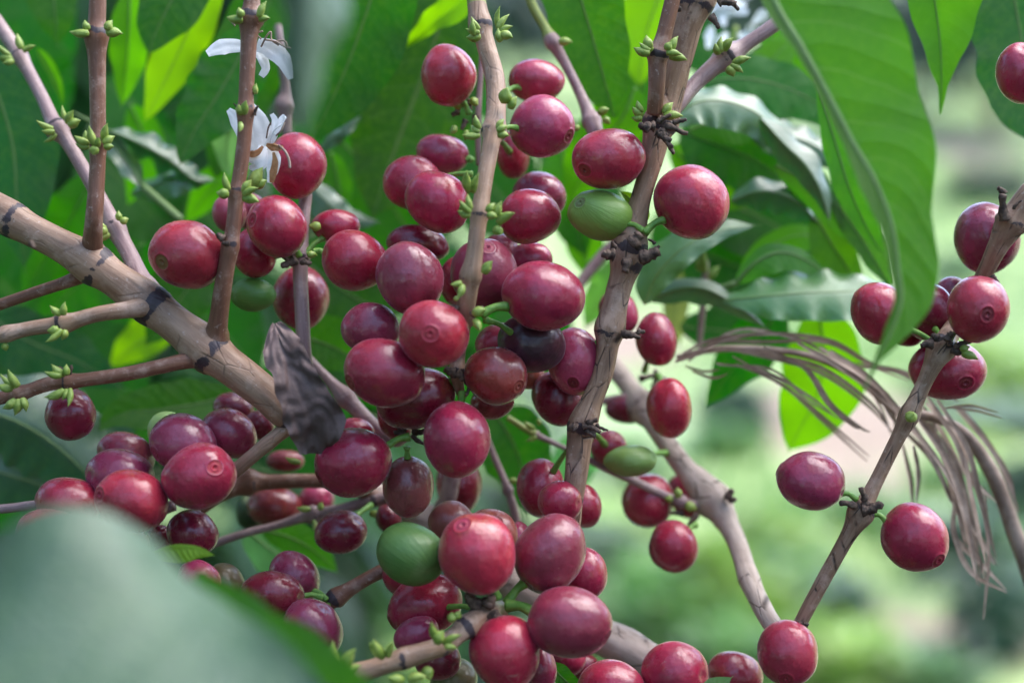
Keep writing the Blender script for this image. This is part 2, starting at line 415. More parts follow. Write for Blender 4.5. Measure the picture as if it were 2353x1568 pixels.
    if not parts:
        o = mesh(nm, V, Fc, mat, None, UV, None, origin=ctr); o.color = col4
        tag(o, c['label'], cat, grp); return
    root = empty(nm, ctr); tag(root, c['label'], cat, grp)
    o = mesh('skin', V, Fc, mat, root, UV); o.color = col4
    if c['nav']:
        V, Fc, UV = cap([0, .02, .045, .07, .09, .11, .13, .16, .19, .215], .002)
        nv = mesh('navel', V, Fc, M['navel'], root, UV)
        nv.color = (*(COL.get(c['navcol']) or tuple(a * .8 + b * .2 for a, b in zip(col, (.5, .22, .16)))), 1) if not isinstance(c['navcol'], tuple) else (*c['navcol'], 1)
    if c['stalk']:
        sx, sy, sdz = (tuple(c['stalk']) + (dz,))[:3]
        st = P(sx, sy, sdz); v = st - ctr; vl = Vector((v.dot(e1) / A, v.dot(e2) / B_, v.dot(e3) / C_)); k = 1 / vl.length
        if k < 1:
            end = ctr + v * k * .9; mid = (st + end) / 2 + (U * .0006)
            path = [Vector(p) for p in cr([tuple(st), tuple(mid), tuple(end)], 5)]
            w = c['stalkw'] * .5 * s
            V, Fc, UV, at, _ = tube_geo(path, [w * (1.1 - .35 * math.sin(math.pi * i / 10)) for i in range(11)], 12, True, .1, r.random())
            mesh('stalk', V, Fc, M['stalk'], root, UV)

# ---- leaves
LEAFN = [0]
def profile(t):
    if t <= 0 or t >= 1: return 0.0
    a = math.sin(math.pi * min(1, t / .95) ** .82) if t < .95 else 0
    return max(max(a, 0) ** .78, .11 * (1 - t) ** .6 + .0)
def leaf_geo(mid, wl, wr, tl, tr, wave, curl, nspan=None, seed=0, waves=7, across=7, crumple=0.0, flip=False):
    n = nspan or 10; q = cr(mid, n); path = [P(a, b, c) for a, b, c in q]; nn = len(path)
    V = []; UV = []; rr = hsh('leaf', seed, mid[0])
    p1, p2 = rr.uniform(0, 6), rr.uniform(0, 6)
    cols = list(range(-across, across + 1))
    ch = path[-1] - path[0]; sg = 1 if ch.cross(-F).dot(R - U) > 0 else -1      # second width: the side that shows right of, or below, the midrib
    for i in range(nn):
        t = i / (nn - 1); T = (path[min(i + 1, nn - 1)] - path[max(i - 1, 0)]).normalized()
        L = T.cross(-F).normalized() * sg
        s = px(q[i][2])
        for k in cols:
            v = k / across; side = 1 if k > 0 else -1; a = abs(v)
            wdt = lerp_list(wr if side > 0 else wl, t); pf = 1.0 if isinstance(wr if side > 0 else wl, (list, tuple)) else profile(t)
            tilt = math.radians(lerp_list(tr if side > 0 else tl, t))
            W = wdt * s * pf * (1 + .05 * math.sin(waves * 6.28 * t + (p1 if side > 0 else p2)))
            # width asked for is the width seen: the blade itself is wider when it is tilted
            real = W / max(.26, math.cos(tilt))
            # bend: tilt grows slightly outward
            lat = L * (side * math.cos(tilt)) + (-F) * math.sin(tilt)
            nrm = lat.cross(T).normalized() * side * sg
            wv = wave * real * (a ** 2) * math.sin(waves * 6.28 * t + (p1 if side > 0 else p2) + (0 if side > 0 else 1.7))
            wv += wave * .5 * real * a * mn.noise(Vector((t * 5 + seed, v * 2, p1)))
            p = path[i] + lat * (real * a) + nrm * wv + F * (curl * real * a * a)
            if crumple:
                c = crumple * s * (.20 * math.sin(6.283 * (t * 7 - a * 1.3 + 1.3 * mn.noise(Vector((t * 4, v * 1.5, seed)))))  + .9 * mn.noise(Vector((t * 3.5 + seed, v * 1.2, 1))) + .3 * mn.noise(Vector((t * 11, v * 3.5 + seed, 3))))
                p = p + nrm * c
            V.append(p); UV.append((t, .5 + v * .5))
    m = len(cols); Fc = []
    for i in range(nn - 1):
        for k in range(m - 1):
            a = i * m + k
            f = (a, a + 1, a + m + 1, a + m)
            Fc.append(f if (flip != (sg < 0)) else f[::-1])
    return V, Fc, UV, path, q
def leaf(label, mid, w, tilt=(0, 0), col=(.035, .12, .018), mat='leaf', wave=.10, curl=.1, flip=False, waves=6, rib=True, petiole=None, ribw=5, name='coffee_leaf', across=7, grp=True):
    LEAFN[0] += 1; wl, wr = w if isinstance(w, tuple) else (w, w)
    V, Fc, UV, path, q = leaf_geo(mid, wl, wr, tilt[0], tilt[1], wave, curl, None, LEAFN[0], waves, across, 0, flip)
    o = P(*mid[len(mid) // 2])
    if rib or petiole:
        root = empty(name, o); b = mesh('blade', V, Fc, M[mat], root, UV); b.color = (*col, 1)
        nn = len(path)
        if rib:
            rad = [ribw * .5 * px(q[i][2]) * (1.0 - .8 * i / (nn - 1)) for i in range(nn)]
            Vr, Fr, UVr, at, _ = tube_geo([p - F * .0 for p in path], rad, 8, True)
            rb = mesh('midrib', Vr, Fr, M['rib'], root, UVr); rb.color = (*[min(1, c * .45 + d) for c, d in zip(col, (.14, .22, .07))], 1)
        if petiole:
            pq = cr(petiole + [mid[0]], 5); Vr, Fr, UVr, at, _ = tube_geo([P(*p) for p in pq], [ribw * .6 * px(p[2]) for p in pq], 8, True)
            rb = mesh('petiole', Vr, Fr, M['rib'], root, UVr); rb.color = (.2, .3, .1, 1)
    else:
        root = mesh(name, V, Fc, M[mat], None, UV, origin=o); root.color = (*col, 1)
    tag(root, label, 'leaf', 'leaves of the coffee plant' if grp else None)
    return root
M['rib'] = plain_material('leaf_rib', None, (.2, .28, .08), .45, 300, .4, .0002, .15, True)
# ================================================================== BRANCHES
def branch(label, x, y, dz):
    return tag(empty('coffee_branch', P(x, y, dz)), label, 'branch', 'branches of the coffee plant')
def twig(parent, name, pts, mat, nodes=(), **kw): return stem_mesh(name, pts, mat, parent, nodes, **kw)

# main branch from the left edge
b1 = branch('thick tan branch slanting from the left edge to the dead leaf, bearing six side twigs', 330, 690, 0)
twig(b1, 'stem', [(-120, 420, 2, 78), (-30, 470, 1, 78), (60, 522, 0, 74), (190, 592, 0, 76), (330, 688, 0, 84), (480, 805, 0, 84), (585, 885, 0, 80), (650, 940, 0, 70), (690, 985, 4, 50)], M['bark'],
     [(35, 500, .10, .9), (208, 615, .16, 1), (337, 700, .12, 1.1), (478, 800, .16, .8), (655, 955, .1, .9)], lump=.05, sides=28)
t1 = twig(b1, 'twig', [(216, 622, 4, 92), (213, 590, 1, 72), (212, 560, -2, 54), (216, 500, -6, 46), (223, 400, -6, 42), (225, 325, -6, 41), (224, 200, -6, 42), (221, 90, -6, 50), (222, 60, -6, 46), (226, -40, -6, 42)], M['smooth'], [(222, 325, .16, .8), (223, 78, .22, 1.2)], lump=.03)
t2 = twig(b1, 'twig', [(345, 690, 4, 80), (322, 640, 6, 54), (300, 590, 10, 44), (268, 530, 14, 44), (215, 430, 16, 38), (160, 335, 18, 36), (125, 285, 20, 40), (95, 220, 24, 34), (40, 120, 30, 36), (-30, 20, 36, 38)], M['mauve'], [(262, 522, .2, .9), (140, 292, .42, .9), (38, 130, .2, .6)], lump=.03)
t3 = twig(b1, 'twig', [(486, 826, 4, 100), (493, 785, 0, 72), (501, 740, -3, 52), (512, 660, -6, 46), (533, 540, -8, 40), (543, 450, -8, 38), (560, 330, -8, 38), (566, 200, -8, 40), (573, 70, -8, 44), (577, 40, -8, 48), (580, -40, -8, 38)], M['smooth'], [(541, 440, .16, .9), (556, 255, .18, .7), (525, 560, .14, .9), (576, 38, .30, 1.2)], lump=.03)
t4 = twig(b1, 'twig', [(372, 700, 3, 72), (340, 703, -2, 60), (300, 710, -5, 46), (220, 722, -8, 40), (150, 742, -8, 42), (60, 756, -8, 38), (-60, 786, -8, 38)], M['bark'], [(143, 742, .2, .9), (20, 765, .15, .5)], lump=.05)
t5 = twig(b1, 'twig', [(222, 606, 4, 60), (190, 630, 4, 46), (155, 647, 4, 34), (80, 672, 5, 30), (-60, 720, 6, 30)], M['smooth'], (), lump=.03)
t6 = twig(b1, 'twig', [(478, 812, 4, 76), (450, 822, 0, 56), (412, 831, -3, 42), (300, 856, -5, 38), (170, 875, -5, 36), (110, 882, -5, 38), (40, 905, -5, 34), (-60, 925, -5, 36)], M['smooth'], [(152, 874, .22, .9), (35, 902, .22, .9)], lump=.04)
t7 = twig(b1, 'twig', [(690, 968, 2, 46), (650, 990, 0, 40), (600, 1030, -1, 38), (535, 1085, 0, 38), (480, 1130, 4, 34)], M['bark'], [(610, 1022, .05, .3)], lump=.04)
scraps(b1, 70, 545, -30, [(0, 12, 40, 22, 12)])
for (tp, x, y, dz, w_, ax) in ((t1, 224, 75, -8, 50, -90), (t1, 222, 330, -8, 42, -88), (t3, 576, 45, -10, 46, -88), (t3, 542, 445, -10, 42, -82), (t2, 262, 520, 12, 44, -120), (t2, 140, 292, 17, 42, -120), (t2, 40, 125, 26, 36, -120), (t4, 143, 740, -10, 40, -170), (t6, 150, 878, -8, 38, 170), (t6, 38, 903, -8, 34, 165)):
    buds(tp, x, y, dz, w_, ax, size=1.3 if dz < 0 else 1.15)
bud_mesh(t3, 555, 262, -12, -100, 34, 15, out=.5); bud_mesh(t3, 562, 262, -12, -74, 38, 13, out=.5); bud_mesh(t3, 552, 282, -12, 92, 34, 13, out=.6); bud_mesh(t3, 586, 216, -8, -80, 30, 12)
bud_mesh(t1, 218, 332, -11, -100, 44, 15, out=.5); bud_mesh(t1, 226, 336, -11, -72, 34, 14, out=.5); bud_mesh(t1, 216, 340, -11, 90, 22, 18, out=.5)
bud_mesh(t6, 138, 896, -8, 155, 44, 14); bud_mesh(b1, 3, 784, -8, -70, 26, 18); bud_mesh(b1, 8, 790, -8, 70, 22, 18)
scraps(t1, 232, 330, -8, [(8, 0, -85, 34, 7)]); scraps(t3, 578, 260, -9, [(6, 4, -75, 30, 8), (-30, -4, -95, 24, 5)])
scraps(t6, 152, 858, -6, [(0, 0, -120, 30, 7), (8, 0, -60, 26, 9)]); scraps(t3, 520, 552, -10, [(-6, -4, 200, 22, 16), (6, 6, 170, 20, 12)])

# central twig
b2 = branch('slim brown twig standing upright through the centre of the cherry clusters, its top still green', 1100, 450, -8)
c1 = twig(b2, 'stem', [(1088, -60, 12, 46), (1094, 0, 10, 50), (1103, 55, 8, 50), (1118, 110, 6, 50), (1138, 190, 2, 52), (1138, 280, -4, 52), (1128, 330, -8, 46), (1112, 420, -12, 44), (1100, 500, -14, 44), (1087, 600, -15, 44), (1078, 650, -14, 50), (1068, 715, -11, 48), (1066, 760, -5, 30), (1058, 810, 0, 26), (1050, 860, 0, 34), (1058, 905, 2, 22)], M['bark'],
     [(1104, 62, .2, .7), (1130, 305, .22, .8), (1102, 490, .12, .6), (1083, 632, .16, .5), (1064, 735, .2, 1.1), (1050, 852, .3, 1.4)], lump=.05, green=lambda t: 1.0 if t < .075 else 0.0, sides=22)
for (x, y, dz, w_, ax) in ((1122, 70, 2, 50, -100), (1122, 302, -10, 50, -90), (1100, 490, -18, 46, -80)):
    buds(c1, x, y, dz, w_, ax, seed=2)
for a in ((1160, 235, -6, -78, 50, 24), (1172, 250, -6, -60, 40, 18), (1078, 440, -16, -95, 52, 22), (1088, 442, -16, -72, 48, 16), (1140, 500, -18, -70, 50, 20), (1145, 512, -18, -28, 50, 16), (1138, 525, -18, 55, 32, 18),
          (1112, 628, -18, -55, 36, 20), (1060, 648, -19, 168, 30, 15), (1062, 655, -19, 110, 36, 17), (1088, 722, -17, -20, 42, 20), (1090, 735, -17, 65, 36, 14), (1090, 82, 0, -95, 40, 16), (1150, 96, 0, -100, 42, 18), (1150, 80, 0, 20, 30, 16),
          (1050, 690, -14, -100, 18, 12)):
    bud_mesh(c1, *a[:3], a[3], a[4], a[5], out=.3)
scraps(c1, 1062, 735, -14, [(22, -10, -60, 40, 14), (-10, -25, 220, 26, 12)]); scraps(c1, 1050, 858, -4, [(-6, -2, 190, 30, 22), (18, 4, 55, 46, 18), (0, 0, 20, 24, 20), (26, 10, 80, 52, 10)])
b2b = branch('thin pinkish twig hanging behind the top of the central twig', 1100, 270, 26)
twig(b2b, 'stem', [(1108, 120, 28, 16), (1102, 200, 27, 16), (1098, 290, 26, 17), (1100, 380, 27, 15)], M['mauve'], (), lump=.04, sides=12)
scraps(b2b, 1075, 250, 20, [(-20, 8, 170, 22, 14), (0, 0, -60, 26, 16), (-5, 25, 120, 34, 12), (18, 15, 90, 30, 12), (-10, -12, 200, 30, 14)])
for a in ((1060, 245, 18, -150, 24, 16), (1085, 240, 18, -40, 24, 16), (1070, 300, 18, 95, 26, 14), (1045, 290, 18, 120, 24, 12)): bud_mesh(b2b, *a)

# right-centre thick branch
b3 = branch('rough brown branch with black knotted nodes dropping past the unripe green cherry', 1450, 560, 6)
s3 = twig(b3, 'stem', [(1640, -70, 8, 90), (1606, -10, 8, 84), (1580, 60, 8, 72), (1556, 150, 8, 66), (1535, 230, 8, 66), (1512, 290, 7, 66), (1498, 360, 7, 60), (1478, 440, 7, 54), (1452, 530, 6, 68), (1440, 590, 6, 74), (1425, 650, 6, 62), (1402, 750, 5, 60), (1385, 850, 5, 54), (1355, 930, 5, 58), (1335, 990, 5, 60), (1325, 1080, 5, 58), (1312, 1180, 6, 56), (1300, 1290, 12, 54), (1290, 1400, 20, 50)], M['rough'],
     [(1606, 5, .1, .8), (1514, 285, .22, 1.4), (1446, 560, .14, 1.2), (1438, 600, .12, 1.0), (1405, 765, .2, .6), (1337, 975, .16, 1.5)], lump=.17, sides=24)
s3a = twig(b3, 'twig', [(1556, -50, 0, 40), (1535, 40, 0, 42), (1518, 110, 0, 42), (1511, 130, 0, 48), (1508, 200, 0, 44), (1503, 262, 2, 40)], M['smooth'], [(1513, 122, .22, 1.1)], lump=.03)
s3b = twig(b3, 'twig', [(1850, 5, 18, 36), (1790, 50, 17, 38), (1720, 98, 16, 38), (1655, 142, 15, 48), (1600, 190, 13, 42), (1560, 240, 9, 36), (1525, 285, 7, 30)], M['mauve'], [(1675, 132, .34, .8), (1660, 140, .2, .5)], lump=.03)
for (tp, x, y, dz, w_, ax) in ((s3a, 1512, 118, -3, 46, -80), (s3b, 1668, 135, 12, 44, -35), (s3, 1500, 265, 2, 60, -85)): buds(tp, x, y, dz, w_, ax, seed=4)
bud_mesh(s3a, 1540, 118, -3, -62, 52, 20); bud_mesh(s3a, 1538, 130, -3, 12, 44, 18); bud_mesh(s3a, 1495, 118, -3, -120, 34, 20)
scraps(s3, 1520, 290, -1, [(8, 0, 15, 70, 14), (0, 8, 75, 62, 16), (-20, 0, 160, 40, 18), (10, 20, 85, 60, 14), (-10, -10, -20, 46, 12), (-30, 4, 200, 26, 24), (26, -8, -10, 40, 12), (-10, 14, 40, 50, 18)])
scraps(s3, 1590, 30, 2, [(60, -25, -15, 46, 22), (80, -28, 25, 44, 12), (-28, -10, 170, 24, 10), (44, 8, 60, 44, 16)])
scraps(s3, 1440, 590, -1, [(-30, -4, 185, 36, 26), (30, 0, 5, 52, 30), (60, 6, -80, 44, 9), (64, -30, -120, 22, 8), (-24, -22, 210, 20, 10), (10, -30, -40, 40, 30), (0, 5, 100, 40, 26)])
scraps(s3, 1415, 765, 0, [(14, 4, -10, 50, 16), (50, -6, 30, 20, 12), (30, 0, 20, 30, 10)])
scraps(s3, 1340, 978, 0, [(0, 0, 0, 50, 16), (30, -4, 50, 36, 8), (-20, 4, 200, 16, 20), (10, -6, -30, 30, 14), (8, 8, 60, 30, 14)])
b4 = branch('slender mauve twig with a yellow-green tip hanging above the cherry beside the unripe green one', 1310, 190, 32)
twig(b4, 'stem', [(1205, -50, 34, 22), (1222, 10, 34, 24), (1250, 60, 33, 24), (1268, 95, 32, 34), (1300, 150, 32, 27), (1330, 210, 31, 27), (1352, 262, 30, 34), (1366, 300, 28, 44), (1372, 340, 28, 30)], M['mauve'], [(1270, 98, .2, .2), (1358, 280, .25, .2)], lump=.03, green=lambda t: 1.0 if t < .34 else 0)
for a in ((1285, 98, 28, 0, 34, 18), (1375, 262, 25, -20, 28, 16), (1330, 292, 25, 170, 24, 14), (1385, 272, 25, 40, 22, 14)): bud_mesh(b4, *a)

# lower right background branches
b5 = branch('blurred pale branch running down past the scarlet cherry to the foot of the right twig', 1640, 1150, 44)
s5 = twig(b5, 'stem', [(1395, 830, 66, 50), (1440, 880, 62, 52), (1480, 940, 54, 60), (1520, 1000, 48, 52), (1570, 1070, 45, 56), (1640, 1150, 43, 66), (1690, 1240, 36, 52), (1725, 1340, 24, 52), (1765, 1420, 12, 52), (1800, 1465, 6, 50)], M['pale'], [(1480, 935, .2, .5), (1640, 1150, .25, .3), (1725, 1325, .08, .6)], lump=.09)
twig(b5, 'twig', [(1165, 958, 38, 15), (1225, 995, 38, 17), (1300, 1030, 38, 14), (1400, 1078, 37, 24), (1480, 1115, 38, 22), (1560, 1150, 40, 24), (1640, 1165, 43, 30)], M['mauve'], [(1235, 998, .3, .3), (1570, 1152, .35, .4)], lump=.04, green=lambda t: 1 if t < .14 else 0)
twig(b5, 'twig', [(1490, 920, 55, 40), (1430, 915, 57, 26), (1340, 925, 60, 18), (1240, 915, 60, 16)], M['mauve'], (), lump=.04)
scraps(s5, 1660, 1145, 38, [(10, 0, -60, 34, 18), (14, 6, -20, 24, 14)]); scraps(s5, 1500, 870, 52, [(-30, 0, -25, 70, 12), (0, 20, -60, 50, 14)]); scraps(s5, 1590, 1200, 40, [(10, -20, 130, 60, 14), (-20, -20, 200, 40, 14)])
for a in ((1228, 985, 34, -140, 30, 12), (1232, 1002, 34, 160, 34, 12), (1240, 975, 34, -100, 22, 12), (1560, 1140, 38, -100, 24, 16), (1575, 1162, 38, 20, 34, 20), (1545, 1145, 38, 190, 20, 12)): bud_mesh(b5, *a)
b5c = branch('short pink blurred twig showing between the central cherries and the rough knotted branch', 1380, 600, 60)
twig(b5c, 'stem', [(1300, 690, 58, 30), (1340, 640, 60, 30), (1390, 580, 62, 32), (1430, 545, 62, 34)], M['mauve'], ())
b6 = branch('stout pale branch with flaking bark crossing low behind the bottom cherry cluster', 1250, 1380, 40)
twig(b6, 'stem', [(800, 1085, 46, 50), (870, 1135, 44, 56), (985, 1195, 42, 62), (1100, 1280, 40, 66), (1210, 1365, 38, 72), (1330, 1435, 33, 78), (1440, 1490, 28, 82), (1550, 1560, 24, 86), (1640, 1640, 22, 90)], M['pale'], [(1000, 1205, .12, .3), (1440, 1490, .06, .2)], lump=.12, sides=26)
twig(b6, 'twig', [(1005, 1200, 42, 56), (1025, 1155, 36, 48), (1038, 1100, 33, 44), (1050, 1030, 34, 40)], M['mauve'], [(1022, 1165, .1, .4)])
# right branch
b7 = branch('grey-brown twig rising from the bottom cherry to the right edge, carrying the lone pair', 2080, 980, 2)
s7 = twig(b7, 'stem', [(1815, 1490, 6, 36), (1838, 1432, 4, 36), (1890, 1335, 3, 38), (1940, 1245, 2, 40), (1975, 1180, 1, 52), (2010, 1110, 1, 38), (2060, 1010, 1, 38), (2090, 950, 0, 46), (2120, 885, 0, 40), (2150, 820, -1, 50), (2170, 785, 1, 56), (2210, 720, 8, 46), (2255, 640, 4, 42), (2290, 570, 0, 50), (2330, 500, -2, 60), (2400, 400, -4, 56)], M['rough'], [(1978, 1175, .3, .6), (2092, 950, .14, .4), (2164, 800, .3, .9), (2325, 515, .2, .5)], lump=.07)
scraps(s7, 2165, 795, -5, [(-26, -6, 190, 30, 18), (28, 0, -10, 46, 16), (10, -14, -70, 26, 24), (-10, -14, 240, 24, 20), (20, 10, 20, 50, 12)])
scraps(s7, 2310, 510, -6, [(-2, -6, -105, 76, 22), (-4, -66, -125, 24, 14), (18, -30, -75, 30, 8)]); scraps(s7, 1985, 1170, -2, [(-4, 0, 0, 56, 24), (-20, -8, 205, 52, 16), (2, -8, -88, 56, 16)]); scraps(s7, 2275, 640, -2, [(4, -6, 40, 36, 10)])
scraps(s7, 1845, 1438, 2, [(0, 0, -40, 14, 18)])
bud_mesh(s7, 2092, 962, -4, -80, 26, 26, out=1.2); bud_mesh(s7, 2210, 812, -6, 22, 46, 18); bud_mesh(s7, 2208, 806, -6, -30, 22, 14)
# bottom-centre twig
b8 = branch('knobbly light tan twig with budding nodes reaching the lowest cherry cluster from the bottom edge', 950, 1510, -22)
s8 = twig(b8, 'stem', [(1150, 1398, -4, 46), (1115, 1408, -12, 48), (1070, 1440, -17, 50), (1018, 1480, -20, 50), (960, 1500, -22, 52), (925, 1512, -23, 52), (860, 1533, -24, 50), (795, 1556, -26, 56), (740, 1590, -28, 56), (680, 1640, -30, 56)], M['bark'], [(1068, 1436, .2, .8), (1018, 1484, .08, .7), (926, 1510, .12, .9), (790, 1556, .16, .6), (1120, 1405, .16, 1.5)], lump=.05, sides=24)
for a in ((1010, 1472, -25, -108, 62, 16), (1020, 1478, -25, -30, 62, 18), (1005, 1476, -26, -65, 46, 20), (1022, 1484, -26, 10, 38, 16), (1042, 1424, -21, -100, 28, 18), (1050, 1418, -21, -60, 24, 14),
          (880, 1508, -27, -112, 58, 20), (892, 1506, -27, -70, 52, 20), (872, 1502, -27, -125, 44, 14), (755, 1540, -31, -120, 70, 24), (775, 1538, -31, -95, 66, 26), (790, 1540, -31, -62, 66, 24), (745, 1530, -31, -150, 60, 20), (800, 1545, -31, -35, 48, 20),
          (940, 1560, -28, -10, 50, 22), (925, 1560, -28, -160, 44, 20), (975, 1535, -22, 60, 32, 20), (1088, 1458, -16, 70, 34, 18)):
    bud_mesh(s8, *a, out=.2)
scraps(s8, 1110, 1400, -14, [(-10, -10, 200, 46, 26), (10, -12, -60, 30, 30), (20, 10, 40, 30, 30), (-20, 10, 240, 20, 14)])
b9 = branch('brown twig running left from under the unripe green cherry to the three dark cherries', 830, 1340, 10)
s9 = twig(b9, 'stem', [(1000, 1255, 22, 40), (900, 1300, 14, 38), (840, 1330, 12, 36), (770, 1374, 10, 40), (755, 1392, 10, 30)], M['smooth'], [(768, 1374, .25, .9)], lump=.05)
bud_mesh(s9, 745, 1395, 8, 160, 24, 16)
b9b = branch('short brown twig end showing under the dark cherries above the bottom-left leaf', 620, 1440, 16)
twig(b9b, 'stem', [(560, 1440, 20, 36), (620, 1452, 18, 34), (680, 1440, 16, 34), (740, 1400, 14, 30)], M['smooth'], [(640, 1450, .1, .5)])
b10 = branch('thin grey twig at the left edge entering the lower-left cherry cluster', 40, 1165, 8)
twig(b10, 'stem', [(-60, 1172, 10, 24), (20, 1167, 9, 24), (100, 1158, 8, 24), (180, 1170, 10, 26), (300, 1190, 14, 30), (400, 1160, 14, 30)], M['mauve'], ())
b11 = branch('level brown branch with a swollen knot behind the cherry cluster left of the centre', 640, 1110, 30)
s11 = twig(b11, 'stem', [(430, 1190, 18, 34), (500, 1140, 22, 38), (560, 1108, 26, 52), (620, 1106, 28, 40), (700, 1104, 30, 38), (790, 1110, 32, 40), (880, 1150, 36, 40)], M['smooth'], [(570, 1105, .3, .5)], lump=.06)
bud_mesh(s11, 530, 1112, 22, -130, 26, 18); bud_mesh(s11, 690, 1062, 22, 200, 40, 14)
b11b = branch('thin brown twig running level beneath the swollen-knot branch', 680, 1190, 34)
s11b = twig(b11b, 'stem', [(470, 1255, 30, 22), (560, 1225, 32, 22), (640, 1205, 34, 22), (715, 1182, 34, 32), (780, 1170, 34, 30), (850, 1150, 34, 30), (900, 1140, 34, 34)], M['mauve'], [(722, 1178, .35, .6), (855, 1148, .2, 1.2)], lump=.05)
for a in ((712, 1168, 28, 190, 30, 12), (735, 1170, 28, -70, 24, 12), (720, 1195, 28, 80, 40, 12), (850, 1178, 30, 20, 28, 14)): bud_mesh(s11b, *a)
b12 = branch('purple-brown blurred twig slanting down between the dead leaf and the central cherries', 820, 920, 26)
s12 = twig(b12, 'stem', [(700, 815, 30, 24), (745, 862, 28, 26), (800, 920, 26, 42), (850, 968, 24, 34), (905, 1012, 20, 30), (930, 1005, 14, 24)], M['mauve'], [(795, 915, .3, .3)], lump=.05)
scraps(s12, 940, 995, 4, [(-10, 0, 200, 30, 16), (8, 4, 60, 40, 12), (10, -4, 10, 36, 14), (-14, -8, -140, 26, 12)])
b13 = branch('pale vertical twig with a dark node below the cherry behind the white flowers', 695, 640, 14)
s13 = twig(b13, 'stem', [(706, 380, 20, 30), (702, 450, 18, 34), (695, 520, 15, 34), (690, 590, 13, 40), (690, 640, 12, 38), (694, 720, 12, 38), (698, 800, 13, 38), (706, 880, 16, 38)], M['mauve'], [(690, 592, .22, 1.0)], lump=.04)
scraps(s13, 680, 595, 6, [(0, 0, 140, 46, 18), (-6, 6, 190, 44, 12), (18, 4, 40, 22, 16)])
bud_mesh(s13, 706, 585, 6, 5, 22, 18); bud_mesh(s13, 735, 518, 10, 180, 26, 18)
b14 = branch('thin pink twig slanting under the large cherry that hangs lowest in the central cluster', 1160, 1110, 40)
s14 = twig(b14, 'stem', [(1115, 1000, 42, 16), (1140, 1060, 42, 18), (1165, 1120, 40, 20), (1185, 1190, 40, 26), (1190, 1260, 40, 26)], M['mauve'], [(1168, 1125, .3, .3)])
bud_mesh(s14, 1170, 1105, 38, 0, 22, 16)
b15 = branch('small upright twig with pale buds against dark foliage right of the rough branch', 1615, 690, 62)
s15 = twig(b15, 'stem', [(1622, 600, 62, 14), (1618, 660, 62, 20), (1612, 720, 62, 18), (1606, 800, 62, 14)], M['mauve'], ())
for a in ((1620, 625, 60, -95, 60, 18), (1630, 640, 60, -50, 50, 16), (1610, 620, 60, -110, 26, 12)): bud_mesh(s15, *a)
b16 = branch('blurred mauve twig above the cherry beside the white flowers', 655, 190, 60)
twig(b16, 'stem', [(640, 60, 62, 22), (650, 140, 60, 28), (658, 210, 60, 30), (655, 245, 60, 44), (660, 310, 60, 30)], M['mauve'], [(655, 245, .2, .4)])

# ================================================================== CHERRIES
C = cherry
C(430, 585, 165, 154, 10, -5, 'bright red cherry with a round brown navel, standing alone beside the upper left twig', 'S', nav=(-.52, .26), navcol=(.2, .1, .03), stalk=(512, 550))
C(680, 380, 150, 130, 88, 12, 'red cherry partly covered by the lower white flower', 'R')
C(637, 520, 140, 132, 80, 4, 'red cherry with its navel turned left, below the cherry touched by the flower', 'R', nav=(-.72, -.15), navcol='R', stalk=(688, 588, 10))
C(586, 580, 115, 96, 80, 13, 'dark red cherry tucked behind the upright twig, above an unripe green cherry', 'R', stalk=(682, 596, 12))
C(527, 490, 86, 76, 80, 20, 'dull purple cherry showing on the far side of the upright twig', 'Pp', dull=True)
C(572, 484, 84, 76, 60, 26, 'dull mauve cherry squeezed between the upright twig and the red cherry under the flowers', 'Pp', dull=True)
C(772, 521, 108, 76, 5, 16, 'pink-red cherry with a small green bud against its left end', 'R', stalk=(700, 585, 12))
C(814, 598, 148, 130, 16, 7, 'tapering red cherry on a short green stalk that points left to the pale vertical twig', 'R', stalk=(722, 578, 8))
C(580, 677, 104, 74, 3, 14, 'dark green unripe cherry under the red ones by the upright twig', 'H')
C(691, 683, 140, 123, 85, 26, 'dark red cherry crossed by the pale vertical twig in front of it', 'R', stalk=(690, 600, 16))
C(1030, 175, 138, 122, 76, 15, 'topmost cherry of the middle, hanging alone to the left of the central twig', 'S', stalk=(1078, 262, 18))
C(1231, 186, 126, 92, 4, 24, 'blurred pink cherry resting on top of another just right of the central twig', 'K', stalk=(1160, 215, 18))
C(1244, 291, 142, 136, 20, 13, 'large pink-red cherry at the upper right of the central twig with a small navel', 'K', nav=(.82, .35), navcol='D', stalk=(1150, 300, 6))
C(1018, 353, 118, 84, 12, 25, 'pink cherry furthest back above the pair left of the central twig', 'K', stalk=(1085, 370, 24))
C(1177, 355, 104, 72, 84, 32, 'dark red cherry half hidden right behind the central twig', 'R', stalk=(1130, 310, 4))
C(950, 421, 135, 118, 12, 17, 'red cherry at the outer left of the pair beside the central twig', 'R', stalk=(1085, 400, 14))
C(1006, 463, 150, 128, 32, 7, 'red cherry with a faint orange spot touching the big buds left of the central twig', 'R', stalk=(1092, 490, 0))
C(1240, 450, 120, 104, 20, 22, 'mauve cherry behind another beneath the large upper right cherry', 'Pp')
C(1214, 497, 140, 124, -10, 8, 'crimson cherry partly behind the pale green buds of the central twig', 'R', stalk=(1112, 500, 0))
C(1399, 364, 164, 132, -7, 4, 'bright pink-red oval cherry lying on top of the unripe green cherry', 'S', nav=(-.66, .45), navcol='W')
C(1380, 494, 143, 112, 10, 6, 'unripe green cherry with ringed navel below the bright oval cherry', 'G', nav=(-.66, -.4), navcol=(.2, .27, .1), stalk=(1478, 530, 2))
C(1588, 465, 170, 160, 40, 4, 'large round red cherry on a green stalk to the right of the rough branch', 'S', stalk=(1480, 535, 2), stalkw=20)
C(960, 560, 138, 84, 8, 18, 'dark crimson cherry lying behind the top of the central cluster', 'D')
C(943, 640, 164, 146, 70, -3, 'big speckled mauve-red cherry topping the central cluster', 'Pp')
